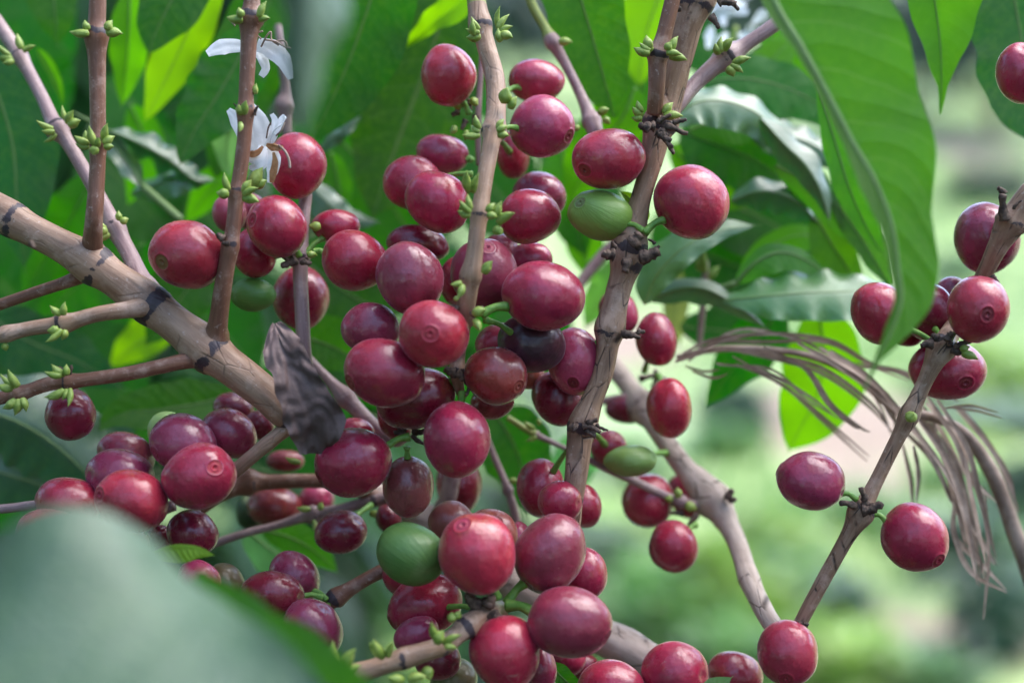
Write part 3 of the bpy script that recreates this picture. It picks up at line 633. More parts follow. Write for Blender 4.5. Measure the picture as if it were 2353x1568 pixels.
C(1112, 630, 160, 147, 80, 4, 'dull purple cherry with a ringed navel behind the central twig', 'Pp', nav=(.12, -.7), dull=True, navcol='Pp')
C(1052, 645, 112, 84, 88, 13, 'dark red cherry wedged between the speckled and the dull purple ones', 'R')
C(1222, 595, 96, 74, 5, 18, 'pink cherry peeping over the glossy one at the right of the cluster', 'K')
C(1150, 578, 84, 80, 0, 24, 'dark pink cherry hidden behind the dull purple cherry', 'K')
C(1245, 680, 182, 150, 8, -7, 'glossy crimson cherry on a thick green stalk at the right of the central cluster', 'R', stalk=(1105, 722, -10), stalkw=24)
C(852, 755, 132, 116, 8, 2, 'purple-red cherry at the outer left of the central cluster', 'Pp')
C(996, 767, 158, 148, 8, -15, 'red cherry facing the viewer with its ringed navel in the centre', 'S', nav=(-.05, .0), navcol='S')
C(885, 855, 180, 152, 18, -9, 'broad crimson cherry with a sunken navel at its lower left end', 'R', nav=(-.82, .32), navcol='W')
C(1219, 788, 150, 134, 4, 1, 'blackish purple overripe cherry under the glossy crimson one', 'B', stalk=(1115, 735, -8), stalkw=16)
C(1152, 792, 112, 96, 0, 12, 'pink cherry behind the overripe blackish one', 'K')
C(1137, 861, 142, 126, 22, -3, 'brownish red cherry with ringed navel at its right end, under the overripe one', 'W', nav=(.74, .35), navcol='W')
C(1322, 828, 152, 120, 80, 4, 'bright pink cherry with a light streak next to the rough branch', 'K', nav=(-.15, .65), navcol='D', stalk=(1395, 770, 6))
C(1281, 916, 126, 108, 60, 15, 'dark purple-red cherry below the bright pink one by the rough branch', 'D')
C(1216, 862, 66, 62, 0, 16, 'small dull red patch of cherry between the brownish and the dark purple one', 'Q')
C(956, 915, 176, 132, -14, -2, 'wide dark crimson cherry lying level beneath the broad crimson one', 'D', stalk=(1052, 872, 2), stalkw=26)
C(1050, 1007, 166, 150, 84, -9, 'large smooth red cherry hanging lowest in the central cluster on an upright green stalk', 'R', stalk=(1062, 905, -3), stalkw=24)
C(1130, 925, 96, 74, 0, 12, 'brownish red cherry behind the large smooth hanging one', 'W')
C(908, 965, 96, 74, 70, 16, 'shaded red cherry behind the underside of the central cluster', 'D')
C(813, 1060, 174, 152, -10, -4, 'glossy crimson cherry on a green stalk just below the dead leaf', 'R', nav=(-.85, .42), navcol='D', stalk=(940, 1003, 0), stalkw=20)
C(938, 1116, 140, 110, 88, 4, 'brownish pink half ripe cherry hanging from a thin green stalk', 'T', stalk=(935, 1028, 2), stalkw=16)
C(1054, 1112, 128, 100, 84, 42, 'blurred dark red cherry crossed by a pale twig below the central cluster', 'D')
C(1243, 1120, 130, 108, 84, 18, 'pink-red cherry at the left of the rough branch near its lower end', 'R', stalk=(1325, 1010, 8))
C(1288, 1152, 100, 92, 0, 4, 'dark cherry half behind the lower end of the rough branch', 'R')
C(1338, 1160, 100, 84, 70, 22, 'cherry showing at the right edge of the rough branch near its lower end', 'R')
C(1398, 1027, 80, 76, 0, 36, 'blurred crimson cherry behind the small pale green one', 'R', stalk=(1345, 985, 14))
C(1449, 1057, 116, 70, -4, 25, 'blurred lime green unripe cherry lying level', 'G', stalk=(1530, 1040, 44))
C(1490, 1150, 118, 114, 80, 44, 'blurred crimson cherry behind the thin mauve twig', 'R', stalk=(1572, 1155, 42))
C(1580, 1138, 104, 84, 70, 56, 'blurred dark red cherry behind the pale forking branch', 'R', stalk=(1622, 1160, 46))
C(1547, 1254, 116, 108, 80, 30, 'single blurred crimson cherry hanging free beneath the pale forking branch', 'R', stalk=(1598, 1205, 36))
C(1537, 935, 136, 97, 88, 26, 'bright scarlet egg-shaped cherry in front of the blurred pale branch', 'S', stalk=(1512, 862, 40))
C(1507, 781, 118, 92, 86, 30, 'blurred red cherry at the start of the dry straw panicle', 'R', stalk=(1480, 852, 44))
C(1420, 718, 104, 86, 70, 32, 'pink cherry peeping out behind the rough branch near the scarlet one', 'K')
C(1442, 938, 104, 66, 0, 58, 'shaded blurred cherry under the fork of the pale branch', 'D')
C(2344, 168, 136, 104, 84, 4, 'cherry cut off by the right edge in front of the darkest leaf', 'S', nav=None)
C(2266, 547, 160, 138, 74, 10, 'purple-pink cherry behind the twig near the right edge', 'Pp')
C(2022, 720, 142, 122, 70, 6, 'red cherry cut by the left edge of the big hanging leaf', 'R', stalk=(2155, 795, 2))
C(2085, 765, 74, 60, 0, 16, 'small dark red cherry below the tip of the big hanging leaf', 'D')
C(2130, 716, 134, 124, 60, 6, 'dark crimson cherry behind the right edge of the big hanging leaf', 'D', stalk=(2162, 786, 2))
C(2187, 672, 78, 72, 0, 18, 'dull mauve cherry top showing above the two beside the big leaf', 'Pp')
C(2247, 710, 150, 134, 88, -7, 'bright red cherry facing the viewer with a dark sunken navel, right of the big leaf', 'S', nav=(.0, .17), navcol='D', stalk=(2180, 785, -2))
C(2177, 850, 166, 134, 4, 13, 'dark pink cherry behind the right twig with a small green bud on it', 'R', nav=(.25, .4), navcol='D', stalk=(2168, 800, 4))
C(1865, 1105, 154, 128, 12, 0, 'purple-red oval cherry on the left arm of the lone pair at the right', 'Pp', stalk=(1968, 1148, 0))
C(2100, 1233, 158, 144, 55, 0, 'crimson cherry with a ringed navel on the right arm of the lone pair', 'R', nav=(.5, .56), navcol='R', stalk=(2005, 1180, 0))
C(1810, 1498, 145, 133, 84, -5, 'red cherry at the foot of the right twig with a pinkish sheen', 'S', nav=(-.2, .66), navcol='R', stalk=(1838, 1432, 4))
C(1690, 1550, 124, 104, 20, 16, 'blurred half-hidden cherry at the bottom between two sharper ones', 'R')
C(1552, 1547, 146, 144, 0, 0, 'round pink-red cherry at the bottom edge in front of the flaking branch', 'R')
C(1404, 1585, 156, 132, 4, -2, 'cherry cut off by the bottom edge under the scratched one', 'R')
C(1307, 1428, 188, 154, 8, -16, 'large mauve cherry with fine pale scratches, on a green stalk pointing left', 'Pp', nav=(.86, .35), navcol='Pp', stalk=(1165, 1390, -10), stalkw=30)
C(1340, 1316, 118, 106, 70, 3, 'plain crimson cherry behind the two large mauve ones at the bottom', 'R')
C(1262, 1273, 182, 152, -60, -8, 'large egg-shaped mauve cherry with a pale scrape, upper right of the bottom cluster', 'Pp', stalk=(1165, 1385, -9), stalkw=26)
C(1097, 1272, 182, 172, 80, -17, 'biggest round pink-red cherry at the front of the bottom cluster', 'S', nav=(-.36, -.76), navcol='K', stalk=(1140, 1372, -12), stalkw=26)
C(1132, 1222, 118, 104, 40, -1, 'orange-pink cherry with a ringed navel just behind the biggest one', 'Q', nav=(.2, -.55), navcol='W')
C(1036, 1198, 102, 92, 0, 6, 'damaged brown and orange cherry above the unripe green one', 'T', dull=True)
C(945, 1273, 158, 132, 24, -9, 'smooth unripe green cherry at the upper left of the bottom cluster', 'H')
C(932, 1325, 104, 94, 30, 6, 'red cherry mostly hidden beneath the unripe green one', 'R')
C(979, 1388, 170, 130, -22, -8, 'shiny red cherry with a bubbly pale patch and a navel at its lower left', 'R', nav=(-.86, .42), navcol='W', stalk=(1100, 1402, -10))
C(956, 1456, 104, 78, -24, -4, 'small pink cherry resting behind the light tan twig', 'K')
C(1006, 1515, 104, 88, 0, -2, 'dark red cherry hanging under the light tan twig', 'D')
C(1160, 1496, 168, 154, 84, -15, 'large rosy red cherry at the bottom edge in the middle', 'S', nav=(.2, .8), navcol='D', stalk=(1130, 1410, -12))
C(1238, 1535, 116, 78, 84, -4, 'mauve cherry sliver pressed against the large rosy red one', 'Pp')
C(1302, 1512, 84, 78, 0, 18, 'blurred red cherry under the scratched mauve one', 'R')
C(1334, 1530, 80, 62, 0, 24, 'dark blurred cherry lowest under the scratched mauve one', 'D')
C(1042, 1558, 104, 92, 0, 4, 'olive black shrivelled cherry at the bottom edge below the tan twig', 'O')
C(1192, 1240, 80, 60, 88, 4, 'pink sliver of cherry between the biggest and the egg-shaped one', 'K')
C(162, 950, 116, 112, 88, 4, 'dark red cherry with an orange blush hanging under the lowest left twig', 'D', stalk=(155, 886, -2))
C(288, 1046, 128, 104, 20, 12, 'mauve cherry furthest back of the lower-left cluster', 'Pp')
C(275, 1092, 150, 120, 8, 2, 'mauve-red cherry with a yellowish streak behind the orange-blushed one', 'Pp')
C(306, 1150, 162, 138, 20, -8, 'red cherry with an orange blushed side and a small ringed navel on its left', 'R', nav=(-.75, -.22), navcol='R')
C(158, 1156, 144, 116, 10, -3, 'crimson cherry at the left of the lower-left cluster', 'R')
C(112, 1228, 150, 118, 4, -8, 'bright red cherry dipping behind the blurred foreground leaf at the left', 'S')
C(285, 1255, 112, 104, 10, -8, 'orange-pink cherry top rising above the blurred foreground leaf', 'Q')
C(422, 1016, 150, 130, 25, 1, 'mauve cherry in front of a pale green one and above the big ringed navel', 'Pp', nav=(-.74, .35), navcol='Pp')
C(457, 1093, 166, 142, -18, -9, 'crimson cherry with a big ringed navel at its upper right', 'R', nav=(.56, -.3), navcol='S')
C(386, 992, 94, 90, 0, 14, 'pale yellow-green unripe cherry edge behind the mauve one', 'L')
C(528, 995, 126, 104, 30, 8, 'purple cherry beneath the thick tan branch', 'Pp')
C(536, 936, 90, 66, 10, 30, 'shaded dark red cherry just under the thick tan branch', 'D')
C(597, 976, 70, 62, 40, 24, 'small dark mauve cherry between the tan branch and its last twig', 'D')
C(442, 1224, 114, 102, 20, 2, 'dark plum cherry above the lime leaf edge', 'D', dull=False)
C(367, 1236, 62, 56, 80, 8, 'small dark plum cherry next to the larger plum one', 'D')
C(456, 1336, 104, 90, 50, -5, 'pink cherry cut off by the blurred foreground leaf, below the lime leaf edge', 'K')
C(522, 1350, 118, 80, 70, 6, 'olive brown shrivelled cherry beside the pink one at the leaf edge', 'O')
C(627, 1366, 146, 106, 4, 2, 'dark crimson cherry at the left end of the short brown twig', 'D', stalk=(740, 1372, 6))
C(676, 1326, 124, 104, 50, 10, 'mauve cherry behind the dark crimson one on the short brown twig', 'Pp', stalk=(750, 1378, 8))
C(717, 1447, 148, 134, 70, -2, 'dusky mauve cherry under the end of the short brown twig, above yellow-green buds', 'Pp', stalk=(752, 1390, 8))
C(783, 1222, 118, 94, -12, 16, 'plum red cherry hanging alone under the thin level twig', 'D', stalk=(852, 1160, 30))
C(630, 1163, 124, 92, 4, 42, 'blurred orange-brown cherry under the swollen-knot branch', 'W')
C(727, 1148, 80, 70, 0, 46, 'blurred magenta cherry next to the orange-brown one', 'K')
C(574, 1178, 80, 62, 80, 50, 'blurred dark green cherry beside the orange-brown one', 'N')
C(812, 997, 92, 76, 0, 18, 'bright red cherry top showing between the dead leaf and the glossy crimson cherry', 'S')
C(655, 1058, 84, 50, 0, 44, 'blurred brown-red cherry in the shade below the dead leaf', 'W')
C(892, 1192, 66, 56, 70, 30, 'shaded dark red cherry left of the unripe green one', 'D')
build_cherries()
# ================================================================== LEAVES
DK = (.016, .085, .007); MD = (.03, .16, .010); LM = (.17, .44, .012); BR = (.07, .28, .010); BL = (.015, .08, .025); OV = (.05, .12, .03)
L = leaf
# nearest, strongly out of focus
L('huge blurred blue-green leaf filling the bottom left corner', [(-520, 1640, -146), (-330, 1640, -146), (-140, 1640, -146), (50, 1640, -146), (230, 1650, -146), (400, 1660, -146), (560, 1680, -145), (700, 1700, -144), (830, 1730, -143)], ([110, 270, 335, 355, 355, 300, 190, 80, 16], [60, 200, 300, 320, 300, 260, 200, 120, 30]), (-46, -20), (.004, .035, .032), 'near', .26, .1, waves=2, ribw=14, across=9)  # teal base colour stands in for sky reflected on the blade
L('bright green leaf edge curving out from under the huge blurred leaf at the bottom', [(440, 1330, -88), (545, 1420, -90), (650, 1500, -92), (770, 1590, -94), (880, 1690, -96)], ([40, 70, 90, 90, 60], [30, 66, 76, 70, 50]), (30, 10), MD, 'shiny', .08, .1, waves=3)
L('blurred blue-grey leaf hanging down in front of the white flowers from the top edge', [(690, -160, -142), (700, -60, -142), (702, 60, -142), (696, 170, -142), (690, 260, -142), (688, 320, -142)], ([80, 82, 70, 48, 24, 3], [110, 98, 60, 34, 18, 3]), (-62, -58), (.015, .05, .035), 'near', .05, .1, waves=3, rib=False)
# big hanging leaf on the right
L('big soft green leaf hanging down the right side with a pale folded midrib', [(1720, -160, -40), (1775, 0, -42), (1835, 103, -44), (1900, 220, -45), (1955, 325, -46), (2006, 412, -47), (2047, 515, -48), (2063, 618, -49), (2070, 690, -50), (2045, 765, -51), (2015, 825, -52), (1985, 895, -53)],
  ([40, 35, 22, 25, 26, 58, 34, 32, 20, 24, 9, 1], [230, 205, 233, 205, 192, 147, 98, 88, 72, 32, 8, 1]), (52, 8), (.085, .21, .045), 'hang', .045, .05, flip=False, waves=5, ribw=24, across=9)
L('bright green leaf with a long drip tip hanging near the top right corner', [(2120, -170, 22), (2140, -40, 24), (2155, 60, 26), (2162, 140, 27), (2163, 200, 28), (2160, 262, 29)], ([50, 72, 54, 34, 10, 2], [160, 140, 84, 40, 12, 2]), (15, 20), BR, 'leaf', .05, .05, waves=3)
L('darkest leaf behind the cherry at the upper right edge', [(2300, -140, 40), (2330, 0, 40), (2350, 120, 40), (2360, 230, 40), (2400, 340, 40)], ([70, 110, 118, 96, 10], [120, 130, 130, 100, 10]), (10, 10), (.025, .08, .025), 'leaf', .06, .05, waves=4)
# top middle
L('large deep green leaf slanting down from the top left of the central twig', [(905, -190, 44), (870, -60, 44), (832, 60, 46), (790, 170, 48), (748, 260, 50), (706, 345, 52)], (118, 116), (12, 20), (.014, .085, .008), 'soft', .05, .06, waves=4)
L('broad very dark leaf hanging behind the topmost cherry', [(1050, -60, 60), (1010, 60, 62), (965, 190, 64), (920, 310, 66), (880, 420, 68), (850, 520, 70)], (140, 150), (10, 10), (.018, .05, .012), 'leaf', .07, .05, waves=5)
L('narrow vivid lime leaf edge-on left of the green twig top', [(1085, -40, 46), (1045, 15, 47), (1000, 48, 48), (965, 80, 50), (915, 118, 52)], ([20, 36, 28, 20, 3], [20, 40, 26, 14, 3]), (35, 30), LM, 'glow', .12, .0, waves=3, rib=False)
L('large dark rounded leaf hanging from the top edge right of the slender mauve twig', [(1300, -160, 36), (1330, -20, 36), (1362, 90, 38), (1390, 190, 40), (1412, 270, 42)], ([90, 92, 84, 66, 8], [70, 92, 84, 58, 8]), (10, 15), (.03, .11, .015), 'soft', .04, .1, waves=4)
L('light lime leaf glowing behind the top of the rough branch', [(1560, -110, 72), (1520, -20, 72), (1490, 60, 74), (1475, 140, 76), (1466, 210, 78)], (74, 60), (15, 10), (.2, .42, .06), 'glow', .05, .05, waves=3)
L('vivid green leaf below the rounded dark leaf at the top', [(1460, 200, 66), (1430, 270, 66), (1380, 330, 68), (1330, 420, 70), (1300, 500, 72)], (70, 64), (20, 25), BR, 'glow', .1, .1, waves=4)
L('green leaf half hidden behind the bright oval cherry', [(1500, 120, 84), (1470, 220, 84), (1450, 330, 84), (1430, 440, 86)], (76, 90), (20, 10), MD, 'soft', .08, .05, waves=4)
L('small pale green leaflet between the unripe cherry and the rough branch', [(1474, 520, 12), (1468, 495, 10), (1452, 462, 10), (1422, 436, 12)], (20, 24), (20, 20), (.16, .3, .04), 'soft', .04, .0, waves=1)
# upper left
L('shadowy dark leaf hanging at the left edge', [(-70, 60, 50), (-10, 200, 50), (30, 340, 52), (40, 480, 54), (60, 640, 58)], (120, 112), (-10, 5), (.02, .075, .025), 'leaf', .06, .1, waves=4)
L('bright green leaf catching light at the upper left', [(300, -30, 66), (296, 70, 66), (290, 160, 68), (278, 255, 70)], (40, 56), (25, 30), BR, 'glow', .08, .1, waves=3)
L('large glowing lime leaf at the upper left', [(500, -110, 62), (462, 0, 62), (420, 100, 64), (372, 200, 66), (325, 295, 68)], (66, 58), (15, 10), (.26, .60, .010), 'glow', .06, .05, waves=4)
L('dark leaf pointing down at the top edge just right of the first upright twig', [(470, -190, 46), (440, -90, 46), (395, 0, 46), (360, 70, 47), (338, 135, 48)], (80, 80), (10, 10), (.02, .07, .015), 'leaf', .05, .1, waves=3)
L('dark leaf tip hanging at the top edge left of the first upright twig', [(110, -140, 60), (120, -40, 60), (128, 40, 60), (132, 110, 62)], (62, 58), (10, 10), DK, 'leaf', .05, .1, waves=3)
L('deep green wavy leaf with a pale margin left of the white flowers', [(580, 60, 50), (545, 140, 50), (500, 220, 50), (448, 300, 50), (405, 395, 50)], (74, 82), (25, 5), (.025, .12, .02), 'leaf', .10, .1, waves=5)
L('very dark leaf hanging behind the upright twig with the black ring', [(640, -60, 72), (600, 60, 72), (560, 190, 74), (520, 320, 76), (490, 430, 78)], (96, 84), (10, 10), DK, 'leaf', .08, .1, waves=4)
L('narrow lime leaf edge beside the mauve slanting twig', [(85, 110, 60), (112, 150, 60), (135, 200, 60), (145, 250, 60)], (12, 14), (30, 20), BR, 'glow', .05, 0, waves=2, rib=False)
L('glossy grey-green leaf in the shade below the lime leaf', [(250, 300, 56), (320, 330, 56), (390, 370, 58), (440, 410, 58), (480, 420, 60)], (34, 30), (-40, -55), BL, 'shiny', .25, .2, waves=5, petiole=[(170, 260, 56), (210, 280, 56)])
L('pale stalked leaf crossing behind the single red cherry', [(330, 430, 54), (300, 380, 56), (260, 330, 58), (225, 290, 60)], (26, 24), (40, 40), OV, 'shiny', .15, .1, waves=3, petiole=[(415, 505, 50), (370, 465, 52)], ribw=16)
L('leaf with upturned glossy edge above the single red cherry', [(300, 445, 64), (360, 425, 62), (430, 410, 62), (500, 415, 64)], (28, 40), (-40, 20), MD, 'shiny', .15, .2, waves=4)
L('vivid green leaf between the left edge and the slanting mauve twig', [(215, 400, 72), (180, 470, 72), (140, 540, 74), (90, 620, 76), (50, 720, 78)], (62, 66), (20, 20), (.03, .2, .012), 'soft', .06, .1, waves=4)
L('green leaf under the thick tan branch near the left edge', [(330, 560, 80), (230, 620, 80), (150, 680, 82), (90, 760, 84)], (80, 90), (10, 10), (.03, .15, .02), 'soft', .08, .1, waves=4)
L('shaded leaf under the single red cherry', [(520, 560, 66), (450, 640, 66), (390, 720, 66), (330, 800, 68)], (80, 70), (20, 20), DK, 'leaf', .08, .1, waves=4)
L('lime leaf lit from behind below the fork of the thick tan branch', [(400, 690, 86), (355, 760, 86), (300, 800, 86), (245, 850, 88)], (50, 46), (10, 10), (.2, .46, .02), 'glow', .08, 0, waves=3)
L('dark leaf behind the two lowest left twigs', [(-60, 700, 74), (60, 780, 74), (180, 830, 76), (300, 900, 78)], (70, 80), (0, 10), BL, 'leaf', .1, .1, waves=5)
L('dark glossy leaf with strong veins at the left edge above the lower-left cluster', [(-90, 930, 46), (20, 960, 46), (110, 1010, 48), (190, 1080, 50), (260, 1170, 52)], (120, 110), (-25, -15), (.015, .06, .03), 'shiny', .06, .15, waves=6)
L('second dark veined leaf lower at the left edge', [(-80, 1060, 56), (20, 1090, 56), (110, 1120, 58), (200, 1160, 60)], (90, 80), (-15, -10), (.015, .06, .03), 'shiny', .06, .15, waves=5)
L('long leaf with a yellowish edge under the thick tan branch', [(540, 905, 52), (460, 925, 52), (370, 940, 52), (280, 950, 54), (200, 1000, 56)], (62, 48), (5, 55), (.03, .10, .015), 'soft', .05, .2, waves=4, petiole=[(600, 890, 50)])
L('plain green leaf behind the dead leaf and the purple cherry', [(650, 760, 52), (720, 780, 52), (790, 810, 54), (850, 860, 56)], (70, 64), (15, 15), (.05, .15, .03), 'soft', .04, .1, waves=3)
L('vivid green leaf sliver beside the pink-red cherry near the flowers', [(760, 350, 76), (775, 410, 76), (782, 470, 76), (775, 530, 78)], (34, 32), (10, 10), (.06, .28, .015), 'soft', .06, 0, waves=3)
L('pale glossy leaf margin between the flower cherry and the broad dark leaf', [(715, 360, 62), (760, 320, 60), (800, 290, 60), (832, 262, 62)], (16, 20), (-50, 20), BL, 'shiny', .2, .1, waves=3, rib=False)
L('grey-green leaf under the cherry with the small green bud', [(700, 410, 64), (745, 460, 64), (800, 500, 66), (880, 510, 68)], (30, 44), (-30, 10), BL, 'shiny', .12, .2, waves=4)
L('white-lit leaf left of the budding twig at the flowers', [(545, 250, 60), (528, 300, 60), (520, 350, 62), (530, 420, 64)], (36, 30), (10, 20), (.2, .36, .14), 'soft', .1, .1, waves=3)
L('dark leaf behind the tapering red cherry', [(700, 600, 74), (780, 660, 74), (850, 700, 76), (930, 720, 78)], (110, 100), (10, 10), DK, 'leaf', .08, .1, waves=4)
L('dark green leaf behind the central cherries', [(760, 300, 88), (850, 400, 88), (930, 520, 90), (1000, 660, 92)], (150, 140), (10, 10), (.02, .11, .012), 'soft', .08, .1, waves=4)
L('bright green leaf right of the crimson cherries beside the central twig', [(1290, 330, 80), (1300, 420, 80), (1320, 510, 82), (1350, 600, 84)], (70, 60), (10, 10), (.04, .2, .015), 'soft', .1, .1, waves=4)
L('light leaf behind the short pink blurred twig', [(1420, 590, 86), (1400, 650, 86), (1370, 700, 88), (1340, 760, 90)], (44, 40), (10, 10), (.2, .42, .12), 'soft', .1, .1, waves=3)
L('dark leaf under the large smooth hanging cherry', [(1130, 940, 60), (1170, 1000, 60), (1200, 1080, 62), (1215, 1190, 64)], (90, 86), (10, 20), (.025, .10, .02), 'leaf', .06, .1, waves=4)
L('pale green leaf behind the thin mauve twig in the lower middle', [(1380, 990, 96), (1330, 1040, 96), (1290, 1100, 98), (1270, 1160, 100)], (50, 60), (5, 5), (.14, .32, .12), 'soft', .1, .1, waves=3)
L('lime leaf edge curling over the dark plum cherry', [(350, 1268, -22), (400, 1262, -24), (450, 1262, -24), (498, 1276, -22)], (12, 30), (0, 20), (.2, .42, .02), 'soft', .05, .2, waves=2, rib=False)
L('pale leaf behind the three dark cherries at the bottom left', [(560, 1210, 60), (620, 1260, 60), (680, 1300, 62), (740, 1330, 64)], (60, 54), (-10, 10), (.16, .34, .14), 'soft', .1, .1, waves=3)
L('mid green leaf under the thin level twig', [(600, 1215, 56), (670, 1235, 56), (730, 1270, 58), (780, 1320, 60)], (40, 40), (0, 10), (.06, .2, .03), 'soft', .05, .1, waves=3)
L('small pointed green leaf at the bottom edge beside the mauve sliver', [(1262, 1520, 6), (1285, 1548, 6), (1320, 1580, 6), (1370, 1620, 6)], (26, 20), (20, 10), (.03, .12, .02), 'leaf', .05, .1, waves=2)
L('tiny pale leaf tip poking up at the bottom edge', [(1600, 1640, -8), (1630, 1600, -8), (1655, 1575, -8), (1684, 1552, -8)], (34, 20), (10, 20), (.14, .26, .12), 'soft', .05, .1, waves=2)
# right-centre foliage
L('arching leaf with a pale rim springing from the knotted node', [(1530, 290, 40), (1590, 240, 42), (1660, 232, 44), (1740, 262, 46), (1810, 330, 50), (1850, 400, 54)], (40, 66), (-44, 20), (.04, .15, .02), 'shiny', .10, .15, waves=6)
L('deep green leaf behind the slanting mauve twig', [(1610, 190, 62), (1700, 180, 62), (1800, 200, 64), (1890, 250, 66), (1950, 340, 68)], (60, 74), (-10, 20), (.02, .14, .02), 'leaf', .08, .1, waves=5)
L('light green leaf under the slanting mauve twig', [(1600, 260, 70), (1690, 230, 70), (1780, 130, 70), (1850, 60, 72)], (50, 56), (10, 10), (.12, .34, .03), 'soft', .08, .1, waves=4)
L('silvery blade hanging nearly straight down in the right foliage', [(1745, 270, 44), (1800, 330, 44), (1850, 380, 44), (1885, 440, 44), (1910, 525, 46)], (32, 40), (-40, -36), BL, 'shiny', .08, .1, waves=3)
L('silvery green leaf curving right beside the large round cherry', [(1680, 462, 52), (1740, 440, 50), (1800, 448, 50), (1850, 480, 52), (1885, 520, 54)], (34, 44), (-44, -35), BL, 'shiny', .12, .15, waves=4)
L('wavy dark leaf with light edge behind the silvery blade', [(1720, 300, 58), (1800, 310, 58), (1880, 340, 60), (1940, 400, 62)], (40, 60), (-42, 15), BL, 'shiny', .12, .15, waves=5)
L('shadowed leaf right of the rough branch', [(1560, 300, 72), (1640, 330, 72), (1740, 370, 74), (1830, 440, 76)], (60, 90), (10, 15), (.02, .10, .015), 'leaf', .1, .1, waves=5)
L('leaf curling up to a pale point below the large round cherry', [(1480, 700, 40), (1510, 630, 40), (1570, 568, 40), (1650, 530, 42), (1752, 516, 44)], (48, 40), (-42, 25), (.04, .17, .015), 'shiny', .10, .15, waves=4)
L('narrow silvery leaf arching over to the right above the dry panicle', [(1490, 690, 50), (1555, 664, 48), (1620, 664, 46), (1690, 700, 46), (1775, 765, 48)], (24, 36), (-42, -36), BL, 'shiny', .06, .15, waves=3)
L('level wavy leaf with blue-white upper face and green underside above the dry panicle', [(1660, 690, 46), (1760, 680, 44), (1860, 672, 44), (1960, 668, 46), (2060, 660, 50)], ([6, 40, 52, 44, 6], [6, 56, 66, 70, 10]), (-46, 30), (.03, .2, .015), 'shiny', .13, .2, waves=5)
L('dark pointed leaf hanging below the start of the dry panicle', [(1800, 700, 66), (1740, 780, 66), (1680, 850, 68), (1612, 945, 70)], (60, 64), (10, 10), (.02, .11, .02), 'soft', .06, .1, waves=3)
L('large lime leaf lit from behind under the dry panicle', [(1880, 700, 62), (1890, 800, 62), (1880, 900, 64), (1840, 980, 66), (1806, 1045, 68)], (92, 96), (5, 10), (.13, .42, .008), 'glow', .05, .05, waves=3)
L('green leaf edge descending left of the big hanging leaf', [(1880, 200, 38), (1920, 330, 38), (1950, 430, 38), (1990, 520, 40), (2040, 600, 42)], (34, 60), (0, 20), (.05, .2, .02), 'leaf', .08, .1, waves=4)
L('dark leaf with one yellowish margin in the right foliage', [(1870, 490, 54), (1910, 560, 54), (1950, 620, 56), (1985, 690, 58)], (54, 40), (10, 15), (.05, .16, .015), 'leaf', .06, .1, waves=3)
L('olive leaf behind the waist of the big hanging leaf', [(1900, 440, 50), (1960, 520, 50), (2010, 600, 50), (2060, 680, 52)], (30, 50), (20, 20), OV, 'soft', .1, .1, waves=3)
L('arched pale green leaf above the wavy one', [(1690, 650, 52), (1740, 600, 50), (1800, 580, 50), (1870, 610, 52), (1940, 680, 56)], (24, 46), (-40, 30), (.09, .27, .05), 'leaf', .1, .15, waves=3, petiole=[(1600, 690, 54), (1640, 668, 53)], ribw=12)
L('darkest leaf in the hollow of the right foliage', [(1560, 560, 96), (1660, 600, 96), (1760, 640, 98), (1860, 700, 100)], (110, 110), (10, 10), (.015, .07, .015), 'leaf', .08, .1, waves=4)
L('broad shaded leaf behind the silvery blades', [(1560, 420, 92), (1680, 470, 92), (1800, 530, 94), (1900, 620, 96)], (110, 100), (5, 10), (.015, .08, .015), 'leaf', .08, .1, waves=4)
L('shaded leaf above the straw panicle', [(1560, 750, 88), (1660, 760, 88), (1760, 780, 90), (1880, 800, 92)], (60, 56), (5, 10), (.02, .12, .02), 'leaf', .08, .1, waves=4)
L('yellowish leaf strip beside the scarlet egg-shaped cherry', [(1560, 560, 100), (1558, 640, 100), (1552, 730, 100), (1560, 800, 102)], (34, 34), (5, 5), (.36, .38, .14), 'soft', .05, .0, waves=2)
L('leaf in the upper right foliage near the big hanging leaf', [(1750, 60, 76), (1800, 120, 76), (1840, 180, 78), (1870, 260, 80)], (50, 50), (10, 10), (.08, .26, .03), 'soft', .05, .1, waves=3)
L('smooth bright green leaf in the upper middle of the right foliage', [(1580, 300, 56), (1650, 280, 56), (1730, 300, 58), (1800, 360, 60)], (34, 50), (-30, 10), (.05, .24, .015), 'leaf', .06, .1, waves=2)
L('glossy leaf tip beside the waist of the big hanging leaf', [(1780, 380, 50), (1850, 420, 50), (1900, 480, 50), (1950, 560, 52)], (34, 44), (-36, 10), (.04, .2, .015), 'shiny', .06, .1, waves=2)
L('bright leaf rising behind the level wavy leaf', [(1700, 620, 62), (1780, 560, 62), (1850, 540, 62), (1930, 570, 64)], (30, 50), (-30, 20), (.08, .3, .02), 'glow', .06, .1, waves=2)
L('lime leaf glimpsed through the foliage behind the large round cherry', [(1540, 330, 76), (1600, 400, 76), (1650, 450, 78), (1720, 480, 80)], (50, 44), (10, 10), (.1, .34, .015), 'glow', .06, .1, waves=2)
L('bright lime leaf behind the pale pink blurred twig at the right centre', [(1360, 640, 84), (1340, 560, 84), (1330, 470, 84), (1345, 400, 86)], (40, 46), (10, 10), (.1, .36, .015), 'glow', .06, .1, waves=2)
L('glowing green leaf behind the black ringed twig at the upper left', [(560, 330, 80), (520, 400, 80), (470, 450, 80), (420, 520, 82)], (46, 50), (10, 10), (.07, .32, .012), 'glow', .06, .1, waves=2)
L('glowing green leaf between the two upright twigs at the upper left', [(300, 240, 84), (330, 320, 84), (320, 400, 84), (290, 480, 86)], (44, 50), (10, 10), (.06, .3, .012), 'glow', .06, .1, waves=2)
